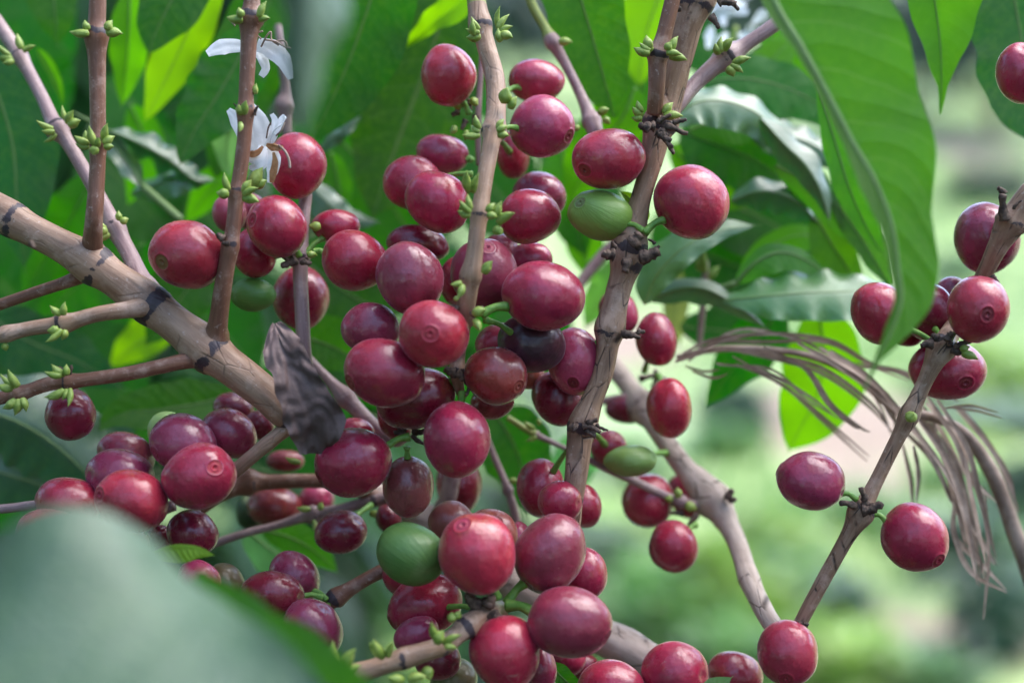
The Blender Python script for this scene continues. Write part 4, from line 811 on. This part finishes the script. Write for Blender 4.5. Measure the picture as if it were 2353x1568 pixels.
# the darker mass of the plant further in
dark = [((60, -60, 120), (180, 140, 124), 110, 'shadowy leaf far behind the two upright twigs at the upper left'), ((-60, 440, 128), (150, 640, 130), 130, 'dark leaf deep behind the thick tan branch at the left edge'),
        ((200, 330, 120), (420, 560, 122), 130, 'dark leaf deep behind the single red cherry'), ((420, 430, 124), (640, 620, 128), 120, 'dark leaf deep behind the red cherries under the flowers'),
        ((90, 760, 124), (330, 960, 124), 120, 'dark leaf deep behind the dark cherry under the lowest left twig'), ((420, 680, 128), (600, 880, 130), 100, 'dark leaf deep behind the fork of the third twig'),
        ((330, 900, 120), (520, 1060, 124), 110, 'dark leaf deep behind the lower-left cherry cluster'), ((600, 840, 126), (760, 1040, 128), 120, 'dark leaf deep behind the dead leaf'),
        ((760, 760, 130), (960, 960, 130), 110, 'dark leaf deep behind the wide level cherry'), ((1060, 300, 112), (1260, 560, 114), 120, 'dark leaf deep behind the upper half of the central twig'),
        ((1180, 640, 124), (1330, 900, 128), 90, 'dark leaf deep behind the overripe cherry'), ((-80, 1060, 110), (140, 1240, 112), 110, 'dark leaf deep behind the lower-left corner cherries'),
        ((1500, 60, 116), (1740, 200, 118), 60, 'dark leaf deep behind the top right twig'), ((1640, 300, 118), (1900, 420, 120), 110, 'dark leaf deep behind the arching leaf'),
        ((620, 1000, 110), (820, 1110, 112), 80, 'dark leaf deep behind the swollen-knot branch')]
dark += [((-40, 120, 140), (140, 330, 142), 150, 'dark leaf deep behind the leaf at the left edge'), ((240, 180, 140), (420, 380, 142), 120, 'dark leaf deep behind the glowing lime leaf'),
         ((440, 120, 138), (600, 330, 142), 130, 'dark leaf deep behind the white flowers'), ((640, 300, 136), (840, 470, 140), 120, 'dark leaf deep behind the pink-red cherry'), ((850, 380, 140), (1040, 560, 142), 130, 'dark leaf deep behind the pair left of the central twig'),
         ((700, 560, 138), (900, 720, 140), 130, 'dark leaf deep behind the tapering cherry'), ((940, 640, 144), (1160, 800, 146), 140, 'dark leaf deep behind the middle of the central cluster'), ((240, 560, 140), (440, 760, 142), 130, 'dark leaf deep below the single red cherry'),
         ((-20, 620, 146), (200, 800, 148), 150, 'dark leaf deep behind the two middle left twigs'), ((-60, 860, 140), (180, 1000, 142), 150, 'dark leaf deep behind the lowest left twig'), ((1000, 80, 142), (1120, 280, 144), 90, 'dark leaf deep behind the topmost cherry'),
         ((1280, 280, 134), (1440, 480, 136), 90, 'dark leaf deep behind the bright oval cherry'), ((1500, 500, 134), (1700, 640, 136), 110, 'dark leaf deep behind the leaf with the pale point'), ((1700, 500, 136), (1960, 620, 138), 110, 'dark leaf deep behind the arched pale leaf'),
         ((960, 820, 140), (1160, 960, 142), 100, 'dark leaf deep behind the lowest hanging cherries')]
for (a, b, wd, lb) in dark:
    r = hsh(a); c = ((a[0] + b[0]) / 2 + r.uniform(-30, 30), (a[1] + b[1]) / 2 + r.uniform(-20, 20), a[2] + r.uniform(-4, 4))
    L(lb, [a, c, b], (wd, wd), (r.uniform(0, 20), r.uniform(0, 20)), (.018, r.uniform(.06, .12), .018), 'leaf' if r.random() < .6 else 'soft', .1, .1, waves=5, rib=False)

# dead curled leaf
V, Fc, UV, path, q = leaf_geo([(632, 742, -6), (645, 790, -9), (668, 850, -11), (695, 920, -12), (715, 980, -11), (722, 1040, -8)], [10, 44, 46, 52, 56, 34], [14, 46, 52, 66, 84, 30], 25, 15, .14, .15, 9, 5, 5, 12, 13)
dl = mesh('dead_leaf', V, Fc, None or plain_material('dead_leaf', (.09, .056, .05), (.24, .16, .145), .6, 90, .35, .0008), None, UV, origin=P(680, 880, -10))
tag(dl, 'crumpled purplish brown dead leaf caught on the thick tan branch', 'leaf')

# ================================================================== FLOWERS
def petal(parent, pts, ws, mat='petal', tilt=(15, 15), crumple=0.0, name='petal', seed=0):
    V, Fc, UV, path, q = leaf_geo(pts, ws, ws, tilt[0], tilt[1], .05, .25, 5, seed, 2, 4, crumple)
    return mesh(name, V, Fc, M[mat], parent, UV)
def strand(parent, pts, w, mat, name):
    qq = cr(pts, 5); Vs, Fs, UVs, at, _ = tube_geo([P(*p) for p in qq], [w * .5 * px(p[2]) for p in qq], 6, True, .2, 1)
    return mesh(name, Vs, Fs, M[mat], parent, UVs)
f1 = tag(empty('coffee_flower', P(580, 110, 2)), 'upper white coffee flower with drooping petals, wrapped behind the twig with the black ring', 'flower', 'white coffee flowers')
petal(f1, [(585, 108, 2), (545, 106, 1), (510, 108, 0), (476, 124, -1)], [8, 15, 19, 8], seed=1)
petal(f1, [(590, 102, 0), (622, 112, -2), (650, 138, -3), (668, 182, -3)], [16, 22, 20, 6], seed=2)
petal(f1, [(592, 118, 1), (604, 136, 0), (610, 158, 0), (600, 176, 0)], [12, 12, 10, 7], seed=3)
for i, s_ in enumerate(([(600, 108, -2), (612, 84, -3), (622, 74, -3), (624, 92, -3), (640, 104, -4)], [(610, 92, -3), (634, 96, -4), (650, 106, -4), (668, 112, -4)], [(600, 90, -2), (590, 78, -2), (604, 72, -2)], [(628, 96, -3), (652, 94, -4), (660, 106, -4)], [(540, 60, 0), (530, 48, 0), (528, 42, 0)])):
    strand(f1, s_, 4.5, 'withered', 'stamen') if False else strand(f1, s_, 4.5, 'straw', 'stamen')
f2 = tag(empty('coffee_flower', P(590, 320, 2)), 'lower white coffee flower with browning petal tips in front of a red cherry', 'flower', 'white coffee flowers')
petal(f2, [(594, 345, 0), (570, 312, 0), (545, 275, 0), (524, 252, 0)], [14, 26, 18, 6], seed=4)
petal(f2, [(608, 345, -2), (606, 310, -2), (592, 270, -2), (575, 238, -1)], [14, 24, 18, 6], seed=5)
petal(f2, [(612, 340, -3), (628, 310, -4), (632, 280, -4), (624, 262, -4)], [8, 10, 8, 5], seed=6)
petal(f2, [(618, 335, -3), (636, 300, -4), (645, 278, -4), (655, 266, -4)], [5, 7, 8, 6], seed=7)
petal(f2, [(604, 335, -4), (596, 358, -5), (580, 362, -5), (564, 352, -4)], [10, 14, 14, 6], seed=8)
petal(f2, [(610, 345, -4), (606, 368, -5), (590, 384, -5), (572, 384, -4)], [10, 16, 12, 4], seed=9)
petal(f2, [(622, 335, -5), (630, 362, -6), (626, 392, -6), (618, 420, -6)], [8, 15, 14, 5], seed=10)
petal(f2, [(628, 350, -6.6), (632, 372, -6.8), (628, 395, -6.8), (624, 420, -6.6)], [3, 7, 9, 5], 'wither', seed=11, name='withered_petal')
petal(f2, [(604, 336, -5.6), (592, 350, -6), (578, 354, -6), (562, 348, -5)], [3, 7, 8, 3], 'wither', seed=12, name='withered_petal')
petal(f2, [(612, 332, -6), (626, 338, -7), (640, 340, -7), (650, 336, -6)], [4, 9, 8, 3], 'wither', (20, 20), 6, seed=13, name='withered_petal')
strand(f2, [(640, 334, -7), (655, 348, -8), (664, 368, -8), (666, 386, -8)], 6, 'straw', 'stamen'); strand(f2, [(620, 330, -5), (630, 300, -6), (648, 284, -6), (655, 268, -6)], 4, 'petal', 'stamen')
strand(f2, [(612, 318, -5), (616, 295, -5), (622, 282, -5)], 4, 'scrap', 'stamen'); strand(f2, [(634, 312, -5), (646, 300, -6), (654, 282, -6)], 4, 'straw', 'stamen')
tb = cr([(610, 340, -3), (600, 370, -4), (590, 398, -4), (582, 420, -3)], 5); V, Fc, UV, at, _ = tube_geo([P(*p) for p in tb], [8.5 * px(p[2]) for p in tb], 10)
mesh('flower_tube', V, Fc, plain_material('flower_tube', (.55, .55, .38), (.75, .74, .62), .5, 200, .3, .0002, .2), f2, UV)
bud_mesh(f2, 580, 432, -4, -60, 60, 24); bud_mesh(f2, 588, 430, -4, -30, 30, 16)
f3 = tag(empty('coffee_flower', P(1700, 60, 80)), 'far blurred cluster of white flowers at the top right of the rough branch', 'flower', 'white coffee flowers')
rf = random.Random(4)
for i in range(16):
    x, y = 1690 + rf.uniform(-60, 50), 45 + rf.uniform(-60, 60); a = rf.uniform(0, 6.28); l = rf.uniform(30, 60)
    petal(f3, [(x, y, 84), (x + math.cos(a) * l * .5, y + math.sin(a) * l * .5, 82), (x + math.cos(a) * l, y + math.sin(a) * l + 6, 80)], [5, 13, 5], seed=20 + i)
strand(f3, [(1668, 190, 84), (1676, 120, 84), (1690, 60, 84)], 14, 'bud', 'flower_tube')

# ================================================================== DRY PANICLE
pn = tag(empty('dry_panicle', P(2150, 950, 34)), 'drooping dry straw-brown grass panicle hanging behind the right twig', 'dry grass')
mp = [(1555, 822, 44, 16), (1620, 805, 42, 18), (1720, 800, 40, 18), (1850, 815, 38, 18), (1960, 860, 36, 22), (2060, 940, 34, 24), (2150, 960, 34, 26), (2220, 1000, 36, 30), (2280, 1090, 38, 40), (2330, 1220, 40, 42), (2400, 1420, 42, 44)]
stem_mesh('stem', mp, M['straw'], pn, ())
ST = [([(1570, 820), (1640, 785), (1760, 770), (1900, 785), (2000, 830), (2085, 868)], 12), ([(1560, 830), (1650, 808), (1760, 812), (1880, 850), (2000, 930), (2060, 1000)], 14), ([(1690, 828), (1800, 890), (1900, 975), (1995, 1062)], 11),
      ([(1740, 795), (1840, 840), (1900, 925), (1960, 978), (1985, 990)], 13), ([(1840, 790), (1960, 850), (2050, 930), (2110, 1000), (2180, 1120), (2230, 1250)], 20), ([(2120, 910), (2180, 990), (2230, 1090), (2292, 1148)], 16),
      ([(2150, 925), (2215, 1020), (2250, 1120), (2275, 1220), (2290, 1290)], 18), ([(2100, 960), (2170, 1050), (2215, 1150), (2235, 1260), (2240, 1340)], 22), ([(2185, 1150), (2188, 1240), (2240, 1310), (2305, 1362)], 18),
      ([(2092, 1020), (2112, 1090), (2110, 1155)], 14), ([(2220, 1180), (2255, 1250), (2290, 1292)], 15), ([(2180, 930), (2230, 938), (2290, 952)], 9), ([(2255, 1120), (2262, 1260), (2258, 1420)], 10),
      ([(1600, 800), (1700, 765), (1810, 762), (1900, 800)], 10), ([(1640, 830), (1760, 850), (1850, 900), (1925, 955)], 9), ([(2200, 935), (2270, 1010), (2310, 1090), (2340, 1180)], 18), ([(1900, 800), (2000, 870), (2070, 960), (2150, 1060), (2200, 1160)], 16),
      ([(2010, 880), (2040, 930), (2056, 990)], 9), ([(1580, 840), (1620, 850), (1660, 842)], 9), ([(1950, 840), (2060, 860), (2150, 900), (2200, 930)], 11), ([(2210, 1150), (2225, 1230), (2250, 1290), (2262, 1330)], 12), ([(2130, 940), (2160, 1060), (2200, 1180), (2210, 1250)], 14)]
ST = ST + [([(x + hsh(k, 1).uniform(-16, 16), y + hsh(k, 2).uniform(-14, 14)) for (x, y) in p_], w_ * .9) for k, (p_, w_) in enumerate(ST)]
for i, (pts, wd) in enumerate(ST):
    wd *= .78; pts = [(x + hsh(i, x).uniform(-9, 9), y + hsh(i, y).uniform(-9, 9)) for (x, y) in pts]
    r = hsh('st', i); d0 = r.uniform(28, 42); d1 = d0 + r.uniform(-8, 8); n_ = len(pts)
    m3 = [(p[0], p[1], d0 + (d1 - d0) * k / (n_ - 1)) for k, p in enumerate(pts)]
    V, Fc, UV, path, q = leaf_geo(m3, [wd * .25, wd * .5, wd * .5, wd * .4, 1], [wd * .25, wd * .5, wd * .5, wd * .4, 1], 30, r.uniform(-30, 30), .1, .1, 6, i, 3, 2)
    o = mesh('blade', V, Fc, M['straw'], pn, UV)
# ================================================================== LAND BEHIND
def gz(x, y):
    d = max(0.0, y - 1.5)
    z = -.02 * min(d, 8) + .0 
    z += .16 * max(0, y - 9) if y < 60 else .16 * 51 + .05 * (y - 60)
    z += .10 * max(0, x) * min(1, max(0, (y - 12) / 40)) * .6
    z += .25 * mn.noise(Vector((x * .12, y * .12, 0))) * min(1, d / 6) + .06 * mn.noise(Vector((x * .7, y * .7, 4))) * min(1, d / 2)
    z += 2.0 * mn.noise(Vector((x * .02, y * .02, 9))) * min(1, max(0, (y - 20) / 40))
    return z
def hit(x, y):
    """where the line of sight through a picture point meets the land"""
    d = (P(x, y, 1000) - CAM).normalized(); t = .5
    while t < 260:
        p = CAM + d * t
        if p.z < gz(p.x, p.y): return p
        t *= 1.01
    return CAM + d * 200
soil = []
for (x, y, r_) in ((1900, 950, .75), (1850, 1000, .6), (1980, 1060, .4), (1450, 800, .5), (2150, 1440, .28), (2050, 1500, .25), (2230, 340, .35), (2300, 420, .3), (1960, 1130, .3), (2320, 1480, .2)):
    h = hit(x, y); soil.append((h.x, h.y, .6 * r_ * max(1, (h - CAM).length * .16)))
def grid(xs, ys):
    V = [(x, y, gz(x, y)) for y in ys for x in xs]; nx = len(xs); Fc = []; S = []
    for (x, y, z) in V:
        s = 0
        for (a, b, r_) in soil: s = max(s, math.exp(-((x - a) ** 2 + (y - b) ** 2 * .25) / (r_ * r_)))
        S.append(s)
    for j in range(len(ys) - 1):
        for i in range(nx - 1):
            a = j * nx + i; Fc.append((a, a + 1, a + nx + 1, a + nx))
    return V, Fc, S
def spaced(lo, hi, n, pw):
    return [lo + (hi - lo) * (i / n) ** pw for i in range(n + 1)]
xs = sorted(set([-v for v in spaced(.0, 260, 90, 2.4)] + spaced(0, 260, 90, 2.4)))
ys = [-v for v in reversed(spaced(.5, 160, 20, 2))] + [v for v in spaced(0, 420, 190, 2.4)]
V, Fc, S = grid(xs, ys)
m = N('grass_and_soil'); tc = m.n('TexCoord').outputs['Object']
g = m.mix(m.ramp(m.noise(tc, .9, 5, .65), .35, .65), (.16, .23, .08), (.38, .46, .20))
g = m.mix(m.ramp(m.noise(tc, 3.2, 5, .7), .48, .62, 0, .85), g, (.05, .12, .04))
g = m.mix(m.ramp(m.noise(tc, .22, 4, .6), .52, .66, 0, .6), g, (.42, .50, .28))
so = m.mix(m.noise(tc, 3, 5, .7), (.22, .155, .11), (.36, .275, .21))
sf = m.ramp(m.math('ADD', m.attr('soil'), m.math('MULTIPLY', m.math('SUBTRACT', m.noise(tc, 1.6, 5, .7), .5), .9)), .35, .7)
sf2 = m.ramp(m.noise(tc, .35, 5, .65), .60, .70, 0, .8)
g = m.mix(m.math('MAXIMUM', sf, sf2), g, so)
sy = m.n('SeparateXYZ'); m.l(tc, sy.inputs[0])
lit = m.ramp(m.math('ADD', sy.outputs[1], m.math('MULTIPLY', m.noise(tc, 1.2, 4, .6), .8)), 2.2, 2.9, 1, 0)
g = m.mix(lit, g, m.mix(m.noise(tc, 9, 5, .7), (.03, .02, .012), (.10, .07, .045)))      # dark leaf litter added out of view to cut green bounce light
mg = m.done(m.pbsdf(g, .9, .2, m.bump(m.noise(tc, 12, 5, .7), .6, .05)))
o = mesh('ground', V, Fc, mg, None, None, {'soil': S}, origin=Vector((0, 0, 0))); o['kind'] = 'structure'
# grass tufts
rg = random.Random(8); V = []; Fc = []
for i in range(15000):
    y = 2.2 + 26 * rg.random() ** 1.7; x = rg.uniform(-.40, .42) * (y + .6)
    s = 0
    for (a, b, r_) in soil: s = max(s, math.exp(-((x - a) ** 2 + (y - b) ** 2 * .25) / (r_ * r_)))
    if s > .3 and rg.random() < .9: continue
    if mn.noise(Vector((x * .8, y * .5, 2))) < -.05: continue
    z = gz(x, y); hgt = rg.uniform(.05, .16); a = rg.uniform(0, 6.28); w_ = rg.uniform(.006, .014); dx, dy = math.cos(a) * w_, math.sin(a) * w_; lx, ly = rg.uniform(-.06, .06), rg.uniform(-.06, .06)
    b = len(V); V += [(x - dx, y - dy, z), (x + dx, y + dy, z), (x + lx * .5 + dx * .8, y + ly * .5 + dy * .8, z + hgt * .6), (x + lx * .5 - dx * .8, y + ly * .5 - dy * .8, z + hgt * .6), (x + lx, y + ly, z + hgt)]
    Fc += [(b, b + 1, b + 2, b + 3), (b + 3, b + 2, b + 4)]
mgr = N('grass_blades'); vv, cc, _r = mgr.objvec(); c_ = mgr.mix(mgr.noise(vv, 2.5, 3), (.10, .25, .04), (.34, .46, .16)); 
a1 = mgr.pbsdf(c_, .6, .3); tr = mgr.n('BsdfTranslucent'); mgr.l(c_, tr.inputs[0]); mx = mgr.n('MixShader'); mx.inputs[0].default_value = .35; mgr.l(a1, mx.inputs[1]); mgr.l(tr.outputs[0], mx.inputs[2])
o = mesh('grass', V, Fc, mgr.done(mx.outputs[0]), None, None, None, False, origin=Vector((0, 0, 0))); tag(o, 'blurred green grass growing on the slope', 'grass', None, 'stuff')
# shrubs and trees
mfol = N('shrub_leaves'); vv, cc, _r = mfol.objvec(); c_ = mfol.mix(mfol.ramp(mfol.noise(vv, 5, 3), .35, .65), mfol.mix(.5, cc, (.02, .06, .02)), cc)
a1 = mfol.pbsdf(c_, .34, .6); tr = mfol.n('BsdfTranslucent'); mfol.l(c_, tr.inputs[0]); mx = mfol.n('MixShader'); mx.inputs[0].default_value = .35; mfol.l(a1, mx.inputs[1]); mfol.l(tr.outputs[0], mx.inputs[2]); mfol = mfol.done(mx.outputs[0])
mtr = plain_material('shrub_stem', (.12, .09, .07), (.24, .18, .14), .8, 12, .3, .01)
def shrub(x, y, wpx, hratio, label, col, dist=None, n=420, lf=.07, name='coffee_shrub', cat='shrub', grp='shrubs on the slope', trunk=.25):
    h = hit(x, y)
    if dist:
        d = (h - CAM).normalized(); h = CAM + d * dist; h.z = gz(h.x, h.y)
    D = (h - CAM).length; rad_ = wpx * .5 * K * D; H = rad_ * 2 * hratio; r = hsh(x, y, label)
    base = Vector((h.x, h.y, gz(h.x, h.y) - .03)); root = empty(name, base); tag(root, label, cat, grp)
    tr_h = H * trunk
    path = [base + Vector((r.uniform(-.03, .03) * k, r.uniform(-.03, .03) * k, H * .75 * k / 5)) for k in range(6)]
    V, Fc, UV, at, _ = tube_geo(path, [rad_ * .09 * (1 - .13 * k) for k in range(6)], 8, True, .1)
    # limbs
    for i in range(7):
        a = i * 2.4; st = path[1 + i % 4]; en = st + Vector((math.cos(a) * rad_ * .7, math.sin(a) * rad_ * .7, H * .22))
        v2, f2_, u2, a2, _ = tube_geo([st, (st + en) / 2 + Vector((0, 0, -.02 * H)), en], [rad_ * .04, rad_ * .03, rad_ * .012], 6)
        b = len(V); V += v2; Fc += [tuple(k + b for k in f) for f in f2_]; UV += u2
    mesh('trunk', V, Fc, mtr, root, UV)
    V = []; Fc = []; cl = []
    for i in range(16):
        a = r.uniform(0, 6.28); q = r.random() ** .5
        cl.append((Vector((math.cos(a) * q * rad_ * .75, math.sin(a) * q * rad_ * .75, tr_h + (H - tr_h) * (.25 + .6 * r.random() * (1.15 - q * .6)))), rad_ * r.uniform(.25, .45)))
    for i in range(n):
        c, cr_ = r.choice(cl); u = Vector((r.gauss(0, 1), r.gauss(0, 1), r.gauss(0, 1))).normalized()
        p = base + c + u * cr_ * r.uniform(.7, 1.1); p.z = max(p.z, base.z + .02)
        dr = (u + Vector((r.uniform(-.6, .6), r.uniform(-.6, .6), r.uniform(-.7, .2)))).normalized(); sd_ = dr.cross(Vector((0, 0, 1))); sd_ = sd_.normalized() if sd_.length > .01 else Vector((1, 0, 0))
        l = lf * r.uniform(.7, 1.3) * max(1, rad_ / .5) ** .6; w_ = l * .22; up = sd_.cross(dr) * l * .12
        b = len(V); V += [p, p + dr * l * .3 + sd_ * w_, p + dr * l * .7 + sd_ * w_ * .8 - up, p + dr * l - up * 2.5, p + dr * l * .7 - sd_ * w_ * .8 - up, p + dr * l * .3 - sd_ * w_]
        Fc.append((b, b + 1, b + 2, b + 3)); Fc.append((b, b + 3, b + 4, b + 5))
    o = mesh('crown', V, Fc, mfol, root, None, None, False); o.color = (*col, 1)
G1, G2, G3, G4 = (.12, .28, .05), (.035, .10, .05), (.30, .48, .07), (.20, .35, .14)
for a in ((1500, 1480, 240, .8, 'bushy green shrub low behind the pale flaking branch', G1), (1640, 1420, 220, .8, 'green shrub below the single free-hanging cherry', G3), (1700, 1600, 260, .7, 'shrub at the bottom edge under the round pink-red cherry', G1),
          (1950, 1590, 240, .6, 'shrub at the bottom edge right of the foot of the right twig', G3), (2130, 1600, 200, .5, 'pale green shrub at the bottom edge below the lone pair of cherries', G4), (2290, 1500, 240, .9, 'dark shrub in the bottom right corner', G2),
          (2210, 1330, 170, .9, 'dark green shrub behind the hanging tips of the dry panicle', G2), (2330, 1210, 180, .9, 'shrub at the right edge behind the dry panicle', G2), (1690, 1010, 170, .8, 'dark blurred bush in the gap right of the scarlet cherry', G2),
          (1790, 1260, 140, .5, 'small light bush between the pale forking branch and the right twig', G3), (870, 1480, 240, .9, 'green bush showing between the light tan twig and the dark cherries', G1), (560, 1330, 150, .8, 'pale bush behind the olive cherry', G4),
          (2350, 960, 170, .8, 'bush at the right edge above the dry panicle', G3), (2225, 470, 130, .8, 'dark round bush on the slope beside the big hanging leaf', G2), (2330, 470, 120, .7, 'dark bush at the right edge on the slope', G2),
          (2200, 640, 120, .5, 'low bush on the slope between the big leaf and the right cherries', G4), (1400, 1330, 150, .8, 'bush behind the lower end of the rough branch', G4), (820, 1380, 160, .6, 'light bush under the brown twig of the three dark cherries', G4),
          (2260, 860, 130, .6, 'light bush behind the cherry with a bud on it', G3), (1760, 1450, 150, .7, 'bush left of the foot cherry of the right twig', G3)):
    shrub(*a)
rs = random.Random(21); UV_ = []; UF_ = []; UC_ = []
for i in range(46):
    x, y = (rs.uniform(1380, 2352), rs.uniform(860, 1600)) if i < 34 else (rs.uniform(560, 1000), rs.uniform(1180, 1560))
    h_ = hit(x, y)
    if any(math.hypot(h_.x - a_, (h_.y - b_) * .5) < r__ for (a_, b_, r__) in soil): continue
    D = (h_ - CAM).length; rad_ = rs.uniform(30, 75) * K * D
    for q in range(130):
        p = h_ + Vector((rs.gauss(0, .45) * rad_, rs.gauss(0, .45) * rad_, 0)); p.z = gz(p.x, p.y) + rad_ * rs.uniform(.1, 1.1); a = rs.uniform(0, 6.28)
        dr = Vector((math.cos(a), math.sin(a), rs.uniform(-.5, .5))).normalized(); sd_ = dr.cross(Vector((0, 0, 1))).normalized(); l = rs.uniform(.07, .14); w_ = l * .24; up = sd_.cross(dr) * l * .1
        b = len(UV_); UV_ += [p, p + dr * l * .3 + sd_ * w_, p + dr * l * .7 + sd_ * w_ * .8 - up, p + dr * l - up * 2.5, p + dr * l * .7 - sd_ * w_ * .8 - up, p + dr * l * .3 - sd_ * w_]
        UF_.append((b, b + 1, b + 2, b + 3)); UF_.append((b, b + 3, b + 4, b + 5)); UC_ += [i % 5] * 2
o = mesh('undergrowth', UV_, UF_, mfol, None, None, None, False, origin=Vector((0, 0, 0))); o.color = (.16, .36, .07, 1)
tag(o, 'blurred low green undergrowth scattered over the slope', 'undergrowth', None, 'stuff')
for k_, c_ in enumerate(((.05, .13, .05), (.38, .55, .10), (.30, .42, .28), (.14, .30, .06))):
    m2 = plain_material('undergrowth_leaves', tuple(q * .6 for q in c_), c_, .32, 6, .7, .002, .3); o.data.materials.append(m2)
for p_, c_ in zip(o.data.polygons, UC_): p_.material_index = c_
for (x, dist, wpx, hr, lb, col) in ((2090, 15.5, 330, 1.1, 'far grey-green tree above the slope beside the bright drip-tip leaf', (.10,.14,.12)), (2290, 16, 380, 1.0, 'far dark tree behind the upper right leaves', (.07,.10,.09)), (2190, 18, 300, 1.5, 'far tall tree above the slope near the upper right corner', (.11,.14,.13)),  # tree colours are greyed to stand in for distant haze
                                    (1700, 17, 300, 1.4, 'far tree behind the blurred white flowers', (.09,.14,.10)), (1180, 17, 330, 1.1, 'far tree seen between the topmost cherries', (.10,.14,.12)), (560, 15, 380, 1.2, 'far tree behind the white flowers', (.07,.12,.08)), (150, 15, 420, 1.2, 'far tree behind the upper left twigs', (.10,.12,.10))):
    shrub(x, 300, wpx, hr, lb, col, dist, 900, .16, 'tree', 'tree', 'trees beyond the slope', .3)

# shrubs added out of view to block low skylight; the last backs the branches
for i, (x, y, hh, rr_) in enumerate(((-1.2, .2, 2.5, .85), (-1.25, -1.0, 2.3, .95), (0, -1.5, 2.3, 1.0), (1.25, -1.1, 2.3, .95), (1.6, .1, 2.3, .85), (-1.1, 1.5, 2.2, .7), (-.45, 1.45, 1.95, .55))):
    r = hsh('nb', i); base = Vector((x, y, gz(x, y) - .02)); root = empty('coffee_shrub', base)
    tag(root, ('tall leafy coffee shrub added out of view on the left to block low skylight', 'tall leafy coffee shrub added behind the viewer at the left to block low skylight', 'tall leafy coffee shrub added straight behind the viewer to block low skylight', 'tall leafy coffee shrub added behind the viewer at the right to block low skylight', 'leafy coffee shrub added out of view on the right to block low skylight', 'leafy coffee shrub added beyond the left edge to block low skylight', 'dark leafy coffee shrub just behind the left half of the fruiting branches')[i], 'shrub', 'neighbouring coffee shrubs')
    path = [base + Vector((r.uniform(-.02, .02) * k, r.uniform(-.02, .02) * k, hh * .9 * k / 5)) for k in range(6)]
    V, Fc, UV, at, _ = tube_geo(path, [.025 * (1 - .13 * k) for k in range(6)], 8, True, .1)
    mesh('trunk', V, Fc, mtr, root, UV)
    V = []; Fc = []
    for k in range(2600):
        a = r.uniform(0, 6.28); q = r.random() ** .6; z = hh * r.uniform(.12, 1); rad_ = rr_ * (1.15 - .55 * z / hh) * q
        p = base + Vector((math.cos(a) * rad_, math.sin(a) * rad_, z)); dr = Vector((math.cos(a + r.uniform(-.8, .8)), math.sin(a + r.uniform(-.8, .8)), r.uniform(-.9, .1))).normalized()
        sd_ = dr.cross(Vector((0, 0, 1))).normalized(); l = r.uniform(.09, .16); w_ = l * .21; up = sd_.cross(dr) * l * .1
        b = len(V); V += [p, p + dr * l * .3 + sd_ * w_, p + dr * l * .7 + sd_ * w_ * .8 - up, p + dr * l - up * 2.5, p + dr * l * .7 - sd_ * w_ * .8 - up, p + dr * l * .3 - sd_ * w_]
        Fc.append((b, b + 1, b + 2, b + 3)); Fc.append((b, b + 3, b + 4, b + 5))
    o = mesh('crown', V, Fc, mfol, root, None, None, False); o.color = (.035, .12, .03, 1)

# tree added out of view; its gapped crown breaks up sky reflections
r = hsh('shade'); base = Vector((-1.9, 2.6, gz(-1.9, 2.6) - .02)); root = empty('added_shade_tree', base); tag(root, 'spreading tree added above the coffee plant, out of view, to break up the skylight', 'tree')
path = [base + Vector((.1 * k + .02 * k * k, -.12 * k, .75 * k)) for k in range(6)]
V, Fc, UV, at, _ = tube_geo(path, [.09 * (1 - .12 * k) for k in range(6)], 10, True, .1)
VL = []; FL = []
for k in range(34):
    c = Vector((r.uniform(-2.6, 2.6), r.uniform(-2.4, 2.6), r.uniform(3.1, 4.1)))
    st = path[3 + k % 3]; v2, f2_, u2, a2, _ = tube_geo([st, (st + c) / 2 + Vector((0, 0, .2)), c], [.03, .02, .008], 6)
    b = len(V); V += v2; Fc += [tuple(q + b for q in f) for f in f2_]; UV += u2
    if abs(c.x + .1) < 1.0 and abs(c.y - .1) < 1.0: continue
    for q in range(55):
        p = c + Vector((r.gauss(0, .32), r.gauss(0, .32), r.gauss(0, .10))); a = r.uniform(0, 6.28)
        dr = Vector((math.cos(a), math.sin(a), r.uniform(-.6, .1))).normalized(); sd_ = dr.cross(Vector((0, 0, 1))).normalized(); l = r.uniform(.12, .22); w_ = l * .24; up = sd_.cross(dr) * l * .1
        b = len(VL); VL += [p, p + dr * l * .3 + sd_ * w_, p + dr * l * .7 + sd_ * w_ * .8 - up, p + dr * l - up * 2.5, p + dr * l * .7 - sd_ * w_ * .8 - up, p + dr * l * .3 - sd_ * w_]
        FL.append((b, b + 1, b + 2, b + 3)); FL.append((b, b + 3, b + 4, b + 5))
mesh('trunk', V, Fc, mtr, root, UV); o = mesh('crown', VL, FL, mfol, root, None, None, False); o.color = (.04, .12, .03, 1)
